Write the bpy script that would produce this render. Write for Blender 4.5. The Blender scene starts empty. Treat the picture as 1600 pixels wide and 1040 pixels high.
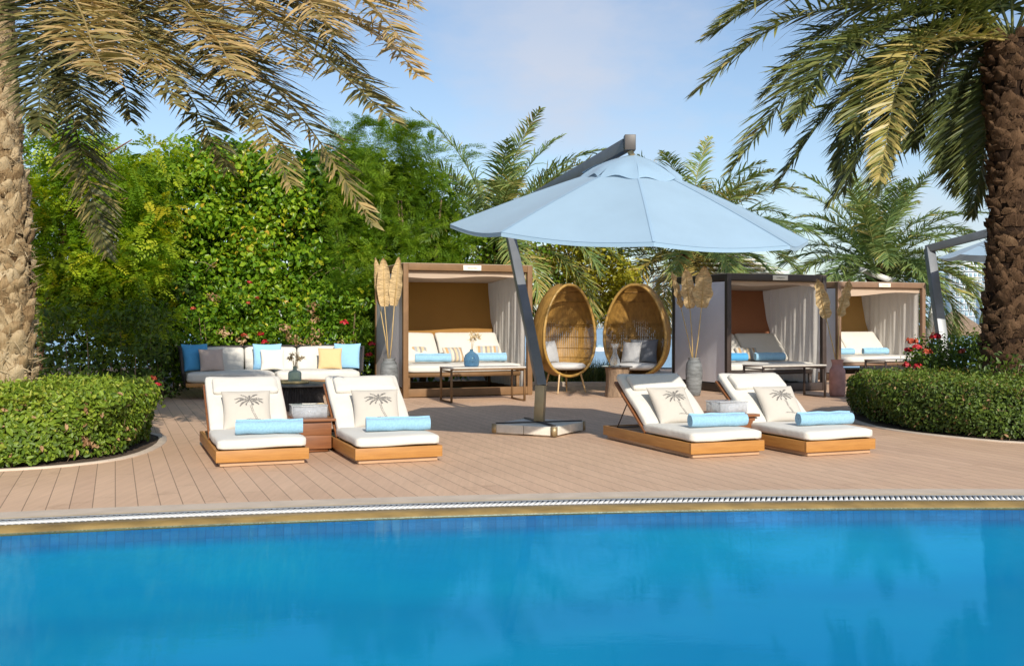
import bpy, bmesh, math, random
import numpy as np
from mathutils import Vector, Matrix

random.seed(7)
RS = np.random.RandomState(11)
sc = bpy.context.scene
COL = sc.collection
PI = math.pi
F = 1600.0            # focal length of the camera in widths of 1/1600 of the frame
CAMH = 1.2
TH = math.radians(21.2)   # the terrace grid (boards, loungers, cabanas) is turned by this much
CT, ST = math.cos(TH), math.sin(TH)

def G(px, py):
    y = F * CAMH / (py - 505.0)
    return ((px - 800) / F * y, y)

def P(px, py, y):
    return Vector(((px - 800) / F * y, y, CAMH - (py - 505.0) / F * y))

def loc2w(o, x, y):
    return (o[0] + x * CT - y * ST, o[1] + x * ST + y * CT)

# ------------------------------------------------------------------ mesh builder
class MB:
    def __init__(self):
        self.v = []; self.f = []; self.n = 0
    def add(self, v, f, mi=0, tint=0.5):
        v = np.asarray(v, dtype=np.float64).reshape(-1, 3)
        f = np.asarray(f, dtype=np.int64)
        if f.ndim == 1: f = f.reshape(1, -1)
        t = np.asarray(tint, dtype=np.float64)
        if t.ndim == 0: t = np.full(len(f), float(t))
        self.v.append(v); self.f.append((f + self.n, mi, t)); self.n += len(v)
        return self
    def addm(self, v, flist, mi=0, tint=0.5):
        base = self.n
        v = np.asarray(v, dtype=np.float64).reshape(-1, 3)
        self.v.append(v); self.n += len(v)
        groups = {}
        for ff in flist: groups.setdefault(len(ff), []).append(ff)
        for k, fs in groups.items():
            a = np.asarray(fs, dtype=np.int64) + base
            self.f.append((a, mi, np.full(len(a), float(tint))))
        return self
    def box(self, c, s, M=None, mi=0, tint=0.5):
        c = np.array(c, float); h = np.array(s, float) / 2
        vs = np.array([[x, y, z] for x in (-1, 1) for y in (-1, 1) for z in (-1, 1)], float) * h + c
        if M is not None: vs = xf(M, vs)
        return self.add(vs, [[0,1,3,2],[4,6,7,5],[0,4,5,1],[2,3,7,6],[0,2,6,4],[1,5,7,3]], mi, tint)
    def bar(self, a, b, w, h, up=(0,0,1), mi=0, tint=0.5):
        a = Vector(a); b = Vector(b); d = (b - a).normalized(); u = Vector(up)
        s = d.cross(u)
        if s.length < 1e-5: s = d.cross(Vector((0,1,0)))
        s.normalize(); u = s.cross(d).normalized()
        vs = []
        for p in (a, b):
            for sx, sz in ((-1,-1),(1,-1),(1,1),(-1,1)):
                vs.append(p + s * (sx * w / 2) + u * (sz * h / 2))
        return self.add([tuple(q) for q in vs], [[0,1,2,3],[7,6,5,4],[0,4,5,1],[1,5,6,2],[2,6,7,3],[3,7,4,0]], mi, tint)
    def tube(self, pts, r, seg=8, mi=0, tint=0.5, cap=True):
        pts = [Vector(p) for p in pts]; n = len(pts)
        rr = r if hasattr(r, '__len__') else [r] * n
        vs = []; prev = None
        for i, p in enumerate(pts):
            d = (pts[min(i+1, n-1)] - pts[max(i-1, 0)])
            if d.length < 1e-9: d = Vector((0,0,1))
            d.normalize()
            if prev is None:
                u = d.orthogonal().normalized()
            else:
                u = prev - d * prev.dot(d)
                u = u.normalized() if u.length > 1e-6 else d.orthogonal().normalized()
            prev = u; w = d.cross(u)
            for k in range(seg):
                a = 2 * PI * k / seg
                vs.append(tuple(p + (u * math.cos(a) + w * math.sin(a)) * rr[i]))
        fs = []
        for i in range(n - 1):
            for k in range(seg):
                k2 = (k + 1) % seg
                fs.append([i*seg+k, i*seg+k2, (i+1)*seg+k2, (i+1)*seg+k])
        if cap:
            fs.append(list(range(seg))[::-1]); fs.append([(n-1)*seg + k for k in range(seg)])
        return self.addm(vs, fs, mi, tint)
    def lathe(self, prof, seg=28, c=(0,0,0), mi=0, tint=0.5, cap=True):
        vs = []; n = len(prof)
        for (r, z) in prof:
            for k in range(seg):
                a = 2 * PI * k / seg
                vs.append((c[0] + r * math.cos(a), c[1] + r * math.sin(a), c[2] + z))
        fs = []
        for i in range(n - 1):
            for k in range(seg):
                k2 = (k + 1) % seg
                fs.append([i*seg+k, i*seg+k2, (i+1)*seg+k2, (i+1)*seg+k])
        if cap:
            fs.append(list(range(seg))[::-1]); fs.append([(n-1)*seg + k for k in range(seg)])
        return self.addm(vs, fs, mi, tint)
    def grid(self, fn, nu, nv, mi=0, tint=0.5):
        vs = [fn(i / nu, j / nv) for j in range(nv + 1) for i in range(nu + 1)]
        fs = [[j*(nu+1)+i, j*(nu+1)+i+1, (j+1)*(nu+1)+i+1, (j+1)*(nu+1)+i] for j in range(nv) for i in range(nu)]
        return self.add(vs, fs, mi, tint)
    def prism(self, poly, z0, z1, mi=0, tint=0.5):
        n = len(poly)
        vs = [(x, y, z0) for x, y in poly] + [(x, y, z1) for x, y in poly]
        fs = [list(range(n))[::-1], list(range(n, 2*n))] + [[i, (i+1) % n, n + (i+1) % n, n + i] for i in range(n)]
        return self.addm(vs, fs, mi, tint)
    def mesh(self, name, mats, smooth=False, bevel=0, recalc=False):
        me = bpy.data.meshes.new(name)
        v = np.concatenate(self.v) if self.v else np.zeros((0, 3))
        loops = []; starts = []; mids = []; tints = []; c = 0
        for f, mi, t in self.f:
            m, k = f.shape
            loops.append(f.ravel()); starts.append(c + np.arange(m) * k); c += m * k
            mids.append(np.full(m, mi)); tints.append(t)
        loops = np.concatenate(loops); starts = np.concatenate(starts); mids = np.concatenate(mids); tints = np.concatenate(tints)
        me.vertices.add(len(v)); me.vertices.foreach_set('co', v.astype(np.float32).ravel())
        me.loops.add(len(loops)); me.loops.foreach_set('vertex_index', loops.astype(np.int32))
        me.polygons.add(len(starts)); me.polygons.foreach_set('loop_start', starts.astype(np.int32))
        me.polygons.foreach_set('material_index', mids.astype(np.int32))
        me.update(calc_edges=True)
        at = me.attributes.new('tint', 'FLOAT', 'FACE'); at.data.foreach_set('value', tints.astype(np.float32))
        for m in (mats if isinstance(mats, (list, tuple)) else [mats]): me.materials.append(m)
        if bevel or recalc:
            bm = bmesh.new(); bm.from_mesh(me)
            bmesh.ops.recalc_face_normals(bm, faces=bm.faces)
            if bevel:
                es = [e for e in bm.edges if len(e.link_faces) == 2 and e.calc_face_angle(0) > 0.5]
                bmesh.ops.bevel(bm, geom=es, offset=bevel, segments=2, affect='EDGES', profile=0.6)
            bm.to_mesh(me); bm.free()
        if smooth:
            me.polygons.foreach_set('use_smooth', np.ones(len(me.polygons), dtype=bool))
            if smooth == 'auto':
                try: me.set_sharp_from_angle(angle=math.radians(40))
                except Exception: pass
        me.update()
        return me
    def build(self, name, mats, parent=None, smooth=False, bevel=0, recalc=False):
        o = bpy.data.objects.new(name, self.mesh(name, mats, smooth, bevel, recalc))
        COL.objects.link(o)
        if parent is not None: o.parent = parent
        return o

def xf(M, vs):
    vs = np.asarray(vs, float); A = np.array(M)
    return vs @ A[:3, :3].T + A[:3, 3]

def tag(o, label=None, cat=None, group=None, kind=None):
    if label: o['label'] = label
    if cat: o['category'] = cat
    if group: o['group'] = group
    if kind: o['kind'] = kind
    return o

def thing(name, label, cat, loc=(0,0,0), rz=0.0, group=None):
    o = bpy.data.objects.new(name, None); COL.objects.link(o)
    o.empty_display_size = 0.1
    o.location = loc; o.rotation_euler = (0, 0, rz)
    return tag(o, label, cat, group)

def dup(root, loc, rz, label, group=None):
    def cp(o, par):
        c = o.copy(); COL.objects.link(c)
        if par is not None: c.parent = par
        for ch in list(o.children): cp(ch, c)
        return c
    r = cp(root, None)
    r.location = loc; r.rotation_euler = (0, 0, rz); r['label'] = label
    if group: r['group'] = group
    return r

def struct(o):
    o['kind'] = 'structure'; return o

# ------------------------------------------------------------------ materials
def nt(name):
    m = bpy.data.materials.new(name); m.use_nodes = True
    t = m.node_tree; b = t.nodes['Principled BSDF']
    return m, t, b

def N(t, typ, **kw):
    n = t.nodes.new(typ)
    for k, v in kw.items():
        if k in n.inputs: n.inputs[k].default_value = v
        else: setattr(n, k, v)
    return n

def math_n(t, op, a, b=None, clamp=False):
    n = t.nodes.new('ShaderNodeMath'); n.operation = op; n.use_clamp = clamp
    for i, q in enumerate((a, b)):
        if q is None: continue
        if isinstance(q, (int, float)): n.inputs[i].default_value = q
        else: t.links.new(q, n.inputs[i])
    return n.outputs[0]

def mixc(t, fac, a, b, mode='MIX'):
    n = t.nodes.new('ShaderNodeMix'); n.data_type = 'RGBA'; n.blend_type = mode
    for i, q in ((0, fac), (6, a), (7, b)):
        if isinstance(q, (int, float)): n.inputs[i].default_value = q
        elif isinstance(q, (tuple, list)): n.inputs[i].default_value = (*q[:3], 1)
        else: t.links.new(q, n.inputs[i])
    return n.outputs[2]

def ramp(t, fac, stops):
    n = t.nodes.new('ShaderNodeValToRGB')
    e = n.color_ramp.elements
    while len(e) < len(stops): e.new(0.5)
    for i, (p, c) in enumerate(stops):
        e[i].position = p; e[i].color = (*c, 1)
    t.links.new(fac, n.inputs[0]); return n.outputs[0]

def coords(t, kind='Object', scale=(1,1,1), rot=(0,0,0)):
    tc = t.nodes.new('ShaderNodeTexCoord'); mp = t.nodes.new('ShaderNodeMapping')
    mp.inputs['Scale'].default_value = scale; mp.inputs['Rotation'].default_value = rot
    t.links.new(tc.outputs[kind], mp.inputs[0]); return mp.outputs[0]

def noise(t, vec, scale, detail=3, rough=0.55):
    n = N(t, 'ShaderNodeTexNoise', Scale=scale, Detail=detail, Roughness=rough)
    t.links.new(vec, n.inputs['Vector']); return n.outputs['Fac']

def bump(t, b, h, strength, dist=0.01):
    n = N(t, 'ShaderNodeBump', Strength=strength, Distance=dist)
    t.links.new(h, n.inputs['Height']); t.links.new(n.outputs[0], b.inputs['Normal']); return n

def sc3(c, k): return tuple(min(1, x * k) for x in c)

def mat(name, col, rough=0.6, var=0.18, vscale=4.0, bmp=0.0, bscale=60.0, bdist=0.004, metallic=0.0, spec=0.5, stretch=(1,1,1), sheen=0):
    m, t, b = nt(name)
    v = coords(t, 'Object', stretch)
    f = noise(t, v, vscale, 4)
    t.links.new(ramp(t, f, [(0.3, sc3(col, 1 - var)), (0.7, sc3(col, 1 + var))]), b.inputs['Base Color'])
    b.inputs['Roughness'].default_value = rough; b.inputs['Metallic'].default_value = metallic
    b.inputs['Specular IOR Level'].default_value = spec
    if sheen: b.inputs['Sheen Weight'].default_value = sheen
    if bmp: bump(t, b, noise(t, v, bscale, 4), bmp, bdist)
    return m

def fabric(name, col, var=0.06, wrinkle=0.5, rough=0.9, transl=0.0, wscale=7):
    m, t, b = nt(name)
    v = coords(t)
    f = noise(t, v, 3.0, 4)
    t.links.new(ramp(t, f, [(0.25, sc3(col, 1 - var)), (0.75, sc3(col, 1 + var))]), b.inputs['Base Color'])
    b.inputs['Roughness'].default_value = rough; b.inputs['Specular IOR Level'].default_value = 0.2
    b.inputs['Sheen Weight'].default_value = 0.15
    h = math_n(t, 'ADD', math_n(t, 'MULTIPLY', noise(t, v, wscale, 3), 1.0), math_n(t, 'MULTIPLY', noise(t, v, 220, 2), 0.06))
    bump(t, b, h, wrinkle, 0.02)
    if transl:
        tr = N(t, 'ShaderNodeBsdfTranslucent'); tr.inputs[0].default_value = (*col, 1)
        mx = t.nodes.new('ShaderNodeMixShader'); mx.inputs[0].default_value = transl
        out = t.nodes['Material Output']
        t.links.new(b.outputs[0], mx.inputs[1]); t.links.new(tr.outputs[0], mx.inputs[2]); t.links.new(mx.outputs[0], out.inputs[0])
    return m

def wood(name, dark, light, rough=0.45, zs=45):
    m, t, b = nt(name)
    v = coords(t, 'Object', (2.2, 2.2, zs))
    f = noise(t, v, 1.3, 6, 0.65)
    f2 = noise(t, coords(t, 'Object', (1.5, 1.5, 1.5)), 2.5, 3)
    c = ramp(t, f, [(0.3, dark), (0.7, light)])
    c = mixc(t, math_n(t, 'MULTIPLY', f2, 0.5), c, sc3(dark, 0.8))
    t.links.new(c, b.inputs['Base Color']); b.inputs['Roughness'].default_value = rough
    bump(t, b, f, 0.25, 0.003)
    return m

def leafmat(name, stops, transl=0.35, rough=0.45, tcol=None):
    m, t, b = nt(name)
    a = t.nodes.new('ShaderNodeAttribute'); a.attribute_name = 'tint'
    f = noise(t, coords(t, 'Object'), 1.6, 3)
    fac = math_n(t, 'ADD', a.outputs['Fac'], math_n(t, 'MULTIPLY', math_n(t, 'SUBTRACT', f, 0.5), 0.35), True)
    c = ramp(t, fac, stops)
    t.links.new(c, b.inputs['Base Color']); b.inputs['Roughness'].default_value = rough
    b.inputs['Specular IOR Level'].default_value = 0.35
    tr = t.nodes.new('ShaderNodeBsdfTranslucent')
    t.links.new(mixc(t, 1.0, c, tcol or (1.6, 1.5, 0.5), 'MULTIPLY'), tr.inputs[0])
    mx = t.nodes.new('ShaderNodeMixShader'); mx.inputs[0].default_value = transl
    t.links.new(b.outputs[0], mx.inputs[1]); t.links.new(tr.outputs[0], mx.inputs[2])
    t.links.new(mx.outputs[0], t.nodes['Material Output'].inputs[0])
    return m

def glassmat(name, col, alpha=0.55, rough=0.03):
    m, t, b = nt(name)
    tr = t.nodes.new('ShaderNodeBsdfTransparent'); tr.inputs[0].default_value = (*col, 1)
    f = noise(t, coords(t), 30, 2)
    b.inputs['Roughness'].default_value = rough
    t.links.new(ramp(t, f, [(0.2, sc3(col, 0.6)), (0.8, sc3(col, 0.9))]), b.inputs['Base Color'])
    mx = t.nodes.new('ShaderNodeMixShader')
    lw = N(t, 'ShaderNodeLayerWeight', Blend=0.35)
    fac = math_n(t, 'ADD', math_n(t, 'MULTIPLY', lw.outputs['Facing'], 0.7), 1 - alpha, True)
    t.links.new(fac, mx.inputs[0]); t.links.new(tr.outputs[0], mx.inputs[1]); t.links.new(b.outputs[0], mx.inputs[2])
    t.links.new(mx.outputs[0], t.nodes['Material Output'].inputs[0])
    return m

M = {}
M['white_cushion'] = fabric('white_cushion', (0.65, 0.62, 0.56), 0.04, 0.6)
M['linen'] = fabric('linen', (0.52, 0.48, 0.42), 0.05, 0.35, wscale=9)
M['cream_pillow'] = fabric('cream_pillow', (0.76, 0.72, 0.65), 0.04, 0.35)
M['towel_blue'] = mat('towel_blue', (0.29, 0.51, 0.67), 0.95, 0.10, 60, 0.9, 240, 0.006, spec=0.1, sheen=0.3)
M['pillow_blue'] = fabric('pillow_blue', (0.08, 0.33, 0.60), 0.06, 0.35)
M['pillow_sky'] = fabric('pillow_sky', (0.30, 0.55, 0.78), 0.06, 0.3)
M['pillow_taupe'] = fabric('pillow_taupe', (0.50, 0.40, 0.35), 0.06, 0.35)
M['pillow_ochre'] = fabric('pillow_ochre', (0.68, 0.49, 0.25), 0.06, 0.35)
M['pillow_grey'] = fabric('pillow_grey', (0.17, 0.18, 0.20), 0.1, 0.4)
M['pillow_lightgrey'] = fabric('pillow_lightgrey', (0.42, 0.42, 0.42), 0.08, 0.4)
M['seat_grey'] = fabric('seat_grey', (0.55, 0.54, 0.52), 0.05, 0.3)
M['print_ink'] = mat('print_ink', (0.16, 0.15, 0.14), 0.9, 0.25, 120)
M['piping'] = mat('piping', (0.10, 0.10, 0.10), 0.9, 0.2, 40)
M['lounger_wood'] = wood('lounger_wood', (0.36, 0.155, 0.035), (0.56, 0.275, 0.07))
M['redwood'] = wood('redwood', (0.17, 0.062, 0.024), (0.32, 0.13, 0.05), 0.4)
M['plinth_wood'] = wood('plinth_wood', (0.45, 0.27, 0.15), (0.58, 0.38, 0.23), 0.6)
M['bronze_frame'] = mat('bronze_frame', (0.20, 0.112, 0.052), 0.55, 0.12, 6, 0.1, 80, spec=0.25)
M['dark_frame'] = mat('dark_frame', (0.045, 0.030, 0.024), 0.5, 0.15, 6, 0.1, 80)
M['tan_frame'] = mat('tan_frame', (0.21, 0.125, 0.075), 0.5, 0.12, 6, 0.1, 80)
M['canvas_brown'] = fabric('canvas_brown', (0.46, 0.24, 0.07), 0.06, 0.25, transl=0.35)
M['canvas_rust'] = fabric('canvas_rust', (0.34, 0.14, 0.07), 0.06, 0.25, transl=0.2)
M['canvas_tan'] = fabric('canvas_tan', (0.46, 0.27, 0.09), 0.06, 0.25, transl=0.3)
M['ceiling_fabric'] = fabric('ceiling_fabric', (0.60, 0.47, 0.36), 0.05, 0.25, transl=0.3)
M['side_canvas'] = fabric('side_canvas', (0.50, 0.48, 0.50), 0.05, 0.2)
M['side_white'] = fabric('side_white', (0.74, 0.74, 0.80), 0.04, 0.15)
M['curtain'] = fabric('curtain', (0.72, 0.69, 0.64), 0.04, 0.25, transl=0.3)
M['table_stone'] = mat('table_stone', (0.60, 0.56, 0.50), 0.35, 0.10, 12)
M['sign_plate'] = mat('sign_plate', (0.78, 0.74, 0.62), 0.5, 0.03, 10)
M['sign_ink'] = mat('sign_ink', (0.10, 0.09, 0.08), 0.7, 0.1, 10)
M['canopy_blue'] = fabric('canopy_blue', (0.345, 0.495, 0.63), 0.05, 0.35, transl=0.22, wscale=3)
M['parasol_metal'] = mat('parasol_metal', (0.17, 0.18, 0.19), 0.42, 0.10, 5, 0.05, 40, metallic=0.35)
M['brass_sunlit_metal'] = mat('brass_sunlit_metal', (0.36, 0.27, 0.15), 0.4, 0.12, 8, 0.05, 40, metallic=0.4)
M['concrete'] = mat('concrete', (0.72, 0.67, 0.58), 0.85, 0.12, 9, 0.35, 70, 0.01)
M['dark_metal'] = mat('dark_metal', (0.06, 0.05, 0.045), 0.45, 0.15, 8)
M['rattan'] = mat('rattan', (0.30, 0.165, 0.038), 0.5, 0.30, 14, 0.3, 90, stretch=(1,1,0.3))
M['rattan_rim'] = mat('rattan_rim', (0.36, 0.21, 0.05), 0.45, 0.22, 14, 0.3, 90)
M['leg_wood'] = wood('leg_wood', (0.45, 0.28, 0.12), (0.60, 0.40, 0.18))
M['stump'] = mat('stump', (0.26, 0.175, 0.11), 0.85, 0.35, 6, 0.8, 22, 0.03, stretch=(3,3,0.5))
M['smoked_glass'] = mat('smoked_glass', (0.06, 0.06, 0.06), 0.08, 0.1, 3)
M['vase_grey'] = mat('vase_grey', (0.19, 0.20, 0.20), 0.7, 0.45, 6, 0.8, 26, 0.02, stretch=(1,1,4))
M['vase_pink'] = mat('vase_pink', (0.42, 0.23, 0.20), 0.7, 0.2, 8, 0.3, 30, 0.01)
M['dry_leaf'] = mat('dry_leaf', (0.58, 0.42, 0.22), 0.85, 0.28, 5, 1.0, 9, 0.03, spec=0.15, stretch=(2, 2, 9))
M['stem'] = mat('stem', (0.52, 0.36, 0.14), 0.7, 0.2, 10)
M['glass_clear'] = glassmat('glass_clear', (0.86, 0.91, 0.94), 0.75)
M['glass_green'] = glassmat('glass_green', (0.48, 0.58, 0.52), 0.55)
M['glass_blue'] = glassmat('glass_blue', (0.22, 0.42, 0.60), 0.72)
M['acrylic'] = glassmat('acrylic', (0.93, 0.95, 0.98), 0.70)
M['slate'] = mat('slate', (0.11, 0.11, 0.105), 0.5, 0.2, 8, 0.2, 40)
M['rope'] = mat('rope', (0.045, 0.04, 0.04), 0.85, 0.35, 60, 0.6, 80, 0.006)
M['tray'] = mat('tray', (0.55, 0.42, 0.2), 0.7, 0.2, 30)
M['dried_flower'] = mat('dried_flower', (0.72, 0.57, 0.34), 0.9, 0.3, 20)
def trunkmat(name, stops):
    m, t, b = nt(name)
    a = t.nodes.new('ShaderNodeAttribute'); a.attribute_name = 'tint'
    v = coords(t, 'Object', (1, 1, 0.28))
    fib = noise(t, v, 60, 5, 0.7); big = noise(t, coords(t), 3.0, 4)
    f = math_n(t, 'ADD', math_n(t, 'MULTIPLY', a.outputs['Fac'], 0.45), math_n(t, 'ADD', math_n(t, 'MULTIPLY', fib, 0.45), math_n(t, 'MULTIPLY', math_n(t, 'SUBTRACT', big, 0.35), 0.6)), True)
    t.links.new(ramp(t, f, stops), b.inputs['Base Color']); b.inputs['Roughness'].default_value = 0.95; b.inputs['Specular IOR Level'].default_value = 0.15
    bump(t, b, fib, 0.9, 0.02)
    return m
M['trunk_tan'] = trunkmat('trunk_tan', [(0.25, (0.13, 0.075, 0.035)), (0.45, (0.32, 0.22, 0.115)), (0.65, (0.47, 0.36, 0.215)), (0.9, (0.60, 0.49, 0.33))])
M['trunk_dark'] = trunkmat('trunk_dark', [(0.25, (0.028, 0.016, 0.010)), (0.5, (0.085, 0.048, 0.026)), (0.75, (0.15, 0.088, 0.048)), (0.95, (0.30, 0.20, 0.11))])
M['bark_red'] = mat('bark_red', (0.16, 0.075, 0.045), 0.9, 0.3, 8, 0.6, 30, 0.02)
M['twig'] = mat('twig', (0.22, 0.15, 0.09), 0.9, 0.3, 8)
M['soil'] = mat('soil', (0.10, 0.065, 0.04), 0.95, 0.4, 12, 0.9, 40, 0.04)
M['kerb'] = mat('kerb', (0.56, 0.46, 0.36), 0.8, 0.10, 6, 0.3, 60, 0.006)
M['kerb_line'] = mat('kerb_line', (0.58, 0.46, 0.30), 0.7, 0.10, 6)
M['grate_white'] = mat('grate_white', (0.74, 0.72, 0.68), 0.5, 0.05, 10)
M['grate_dark'] = mat('grate_dark', (0.20, 0.195, 0.19), 0.7, 0.2, 10)
M['wet_stone'] = mat('wet_stone', (0.23, 0.155, 0.055), 0.25, 0.35, 3.5, 0.2, 50, 0.006, stretch=(1,1,1))
M['sand'] = mat('sand', (0.50, 0.42, 0.30), 0.95, 0.1, 3, 0.4, 50)
M['thatch'] = mat('thatch', (0.26, 0.185, 0.125), 0.95, 0.3, 9, 0.8, 40, 0.05)
M['hut_wood'] = wood('hut_wood', (0.08, 0.05, 0.03), (0.14, 0.09, 0.05))
M['white_paint'] = mat('white_paint', (0.75, 0.75, 0.74), 0.5, 0.05, 3)
M['tower_white'] = mat('tower_white', (0.68, 0.70, 0.72), 0.7, 0.05, 0.1)
M['tower_beige'] = mat('tower_beige', (0.60, 0.53, 0.46), 0.7, 0.06, 0.1)
M['tower_haze_blue'] = mat('tower_haze_blue', (0.34, 0.46, 0.58), 0.6, 0.08, 0.1)  # blue of the far haze is mixed into this wall colour
M['tower_glass'] = mat('tower_glass', (0.30, 0.42, 0.48), 0.4, 0.2, 0.4)
M['flower_red'] = mat('flower_red', (0.42, 0.012, 0.02), 0.6, 0.3, 30)
M['flower_orange'] = mat('flower_orange', (0.40, 0.065, 0.025), 0.6, 0.3, 30)
M['core_shade'] = mat('core_shade', (0.012, 0.016, 0.008), 1.0, 0.4, 5)
M['leaf_hedge'] = leafmat('leaf_hedge', [(0, (0.045, 0.085, 0.012)), (0.5, (0.13, 0.21, 0.02)), (0.85, (0.24, 0.33, 0.03)), (1, (0.34, 0.36, 0.05))], 0.25)
M['leaf_hedge_dark'] = leafmat('leaf_hedge_dark', [(0, (0.030, 0.055, 0.012)), (0.5, (0.085, 0.135, 0.02)), (0.85, (0.17, 0.24, 0.035)), (1, (0.27, 0.17, 0.06))], 0.25)
M['leaf_broad'] = leafmat('leaf_broad', [(0, (0.045, 0.11, 0.010)), (0.4, (0.14, 0.28, 0.018)), (0.75, (0.34, 0.46, 0.028)), (0.93, (0.60, 0.54, 0.035)), (1, (0.58, 0.38, 0.05))], 0.40, 0.32)
M['leaf_feather'] = leafmat('leaf_feather', [(0, (0.055, 0.13, 0.010)), (0.45, (0.18, 0.31, 0.018)), (0.8, (0.40, 0.48, 0.028)), (1, (0.62, 0.54, 0.04))], 0.45)
M['leaf_fine'] = leafmat('leaf_fine', [(0, (0.045, 0.11, 0.010)), (0.5, (0.15, 0.27, 0.02)), (1, (0.34, 0.45, 0.035))], 0.42)
M['leaf_dry'] = leafmat('leaf_dry', [(0, (0.22, 0.11, 0.05)), (0.5, (0.42, 0.26, 0.13)), (1, (0.6, 0.42, 0.24))], 0.2)
M['leaf_yellow'] = leafmat('leaf_yellow', [(0, (0.09, 0.12, 0.012)), (0.5, (0.28, 0.28, 0.02)), (1, (0.50, 0.44, 0.04))], 0.4)
M['leaf_dark'] = leafmat('leaf_dark', [(0, (0.028, 0.055, 0.010)), (0.5, (0.075, 0.13, 0.018)), (1, (0.20, 0.27, 0.03))], 0.35)
M['frond_tan'] = leafmat('frond_tan', [(0, (0.055, 0.065, 0.025)), (0.4, (0.125, 0.125, 0.045)), (0.7, (0.30, 0.24, 0.085)), (1, (0.52, 0.36, 0.16))], 0.22, 0.4, (1.2, 1.1, 0.6))
M['frond_green'] = leafmat('frond_green', [(0, (0.045, 0.065, 0.025)), (0.5, (0.12, 0.15, 0.045)), (0.85, (0.28, 0.27, 0.075)), (1, (0.46, 0.36, 0.12))], 0.22, 0.38, (1.2, 1.2, 0.6))
M['frond_far'] = leafmat('frond_far', [(0, (0.06, 0.11, 0.045)), (0.5, (0.14, 0.225, 0.075)), (0.85, (0.27, 0.33, 0.10)), (1, (0.46, 0.35, 0.11))], 0.25, 0.38, (1.2, 1.2, 0.6))
M['grass'] = leafmat('grass', [(0, (0.03, 0.05, 0.02)), (0.5, (0.08, 0.12, 0.03)), (1, (0.2, 0.2, 0.06))], 0.25)

# striped pillow: bands across the cushion
def stripes():
    m, t, b = nt('striped_fabric')
    v = coords(t); sx = t.nodes.new('ShaderNodeSeparateXYZ'); t.links.new(v, sx.inputs[0])
    f = math_n(t, 'FRACT', math_n(t, 'MULTIPLY', math_n(t, 'ADD', sx.outputs[0], 5.0), 3.6))
    n = t.nodes.new('ShaderNodeValToRGB'); n.color_ramp.interpolation = 'CONSTANT'
    e = n.color_ramp.elements
    st = [(0, (0.60,0.47,0.30)), (0.16, (0.33,0.33,0.33)), (0.3, (0.62,0.55,0.45)), (0.42, (0.50,0.32,0.16)), (0.56, (0.38,0.40,0.42)), (0.72, (0.66,0.56,0.42)), (0.86, (0.30,0.28,0.26))]
    while len(e) < len(st): e.new(0.5)
    for i, (p, c) in enumerate(st): e[i].position = p; e[i].color = (*c, 1)
    t.links.new(f, n.inputs[0]); t.links.new(n.outputs[0], b.inputs['Base Color'])
    b.inputs['Roughness'].default_value = 0.9
    bump(t, b, noise(t, v, 9, 3), 0.35, 0.02)
    return m
M['stripes'] = stripes()

def deckmat():
    m, t, b = nt('deck_boards')
    
    v = coords(t, 'Object', (1,1,1), (0, 0, -TH))
    sx = t.nodes.new('ShaderNodeSeparateXYZ'); t.links.new(v, sx.inputs[0])
    u = math_n(t, 'DIVIDE', sx.outputs[0], 0.14)
    idn = math_n(t, 'FLOOR', u); fr = math_n(t, 'FRACT', u)
    wn = t.nodes.new('ShaderNodeTexWhiteNoise'); wn.noise_dimensions = '1D'; t.links.new(idn, wn.inputs['W'])
    rnd = wn.outputs['Value']
    vv = math_n(t, 'DIVIDE', math_n(t, 'ADD', sx.outputs[1], math_n(t, 'MULTIPLY', rnd, 3.6)), 3.6)
    fv = math_n(t, 'FRACT', vv)
    wn2 = t.nodes.new('ShaderNodeTexWhiteNoise'); wn2.noise_dimensions = '2D'
    cb = t.nodes.new('ShaderNodeCombineXYZ'); t.links.new(idn, cb.inputs[0]); t.links.new(math_n(t, 'FLOOR', vv), cb.inputs[1]); t.links.new(cb.outputs[0], wn2.inputs['Vector'])
    base = ramp(t, wn2.outputs['Value'], [(0, (0.61, 0.405, 0.27)), (0.5, (0.64, 0.43, 0.285)), (1, (0.665, 0.45, 0.30))])
    st = noise(t, coords(t, 'Object', (26, 1.4, 1), (0, 0, -TH)), 1.0, 5, 0.7)
    big = noise(t, coords(t), 0.5, 4)
    base = mixc(t, 0.55, base, ramp(t, st, [(0.25, (0.78,0.78,0.78)), (0.75, (1.12,1.12,1.12))]), 'MULTIPLY')
    base = mixc(t, 0.7, base, ramp(t, big, [(0.3, (0.84,0.83,0.82)), (0.7, (1.1,1.1,1.1))]), 'MULTIPLY')
    spot = noise(t, coords(t), 2.6, 6, 0.7)
    base = mixc(t, 1.0, base, ramp(t, spot, [(0.28, (0.80,0.78,0.76)), (0.42, (1,1,1))]), 'MULTIPLY')
    gap = math_n(t, 'LESS_THAN', fr, 0.045)
    gap2 = math_n(t, 'LESS_THAN', fv, 0.0014)
    g = math_n(t, 'MAXIMUM', gap, gap2)
    c = mixc(t, math_n(t, 'MULTIPLY', g, 0.58), base, (0.05, 0.032, 0.024))
    t.links.new(c, b.inputs['Base Color'])
    b.inputs['Roughness'].default_value = 0.6; b.inputs['Specular IOR Level'].default_value = 0.3
    h = math_n(t, 'SUBTRACT', math_n(t, 'MULTIPLY', st, 0.2), g)
    bump(t, b, h, 0.4, 0.004)
    return m
M['deck'] = deckmat()

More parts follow.
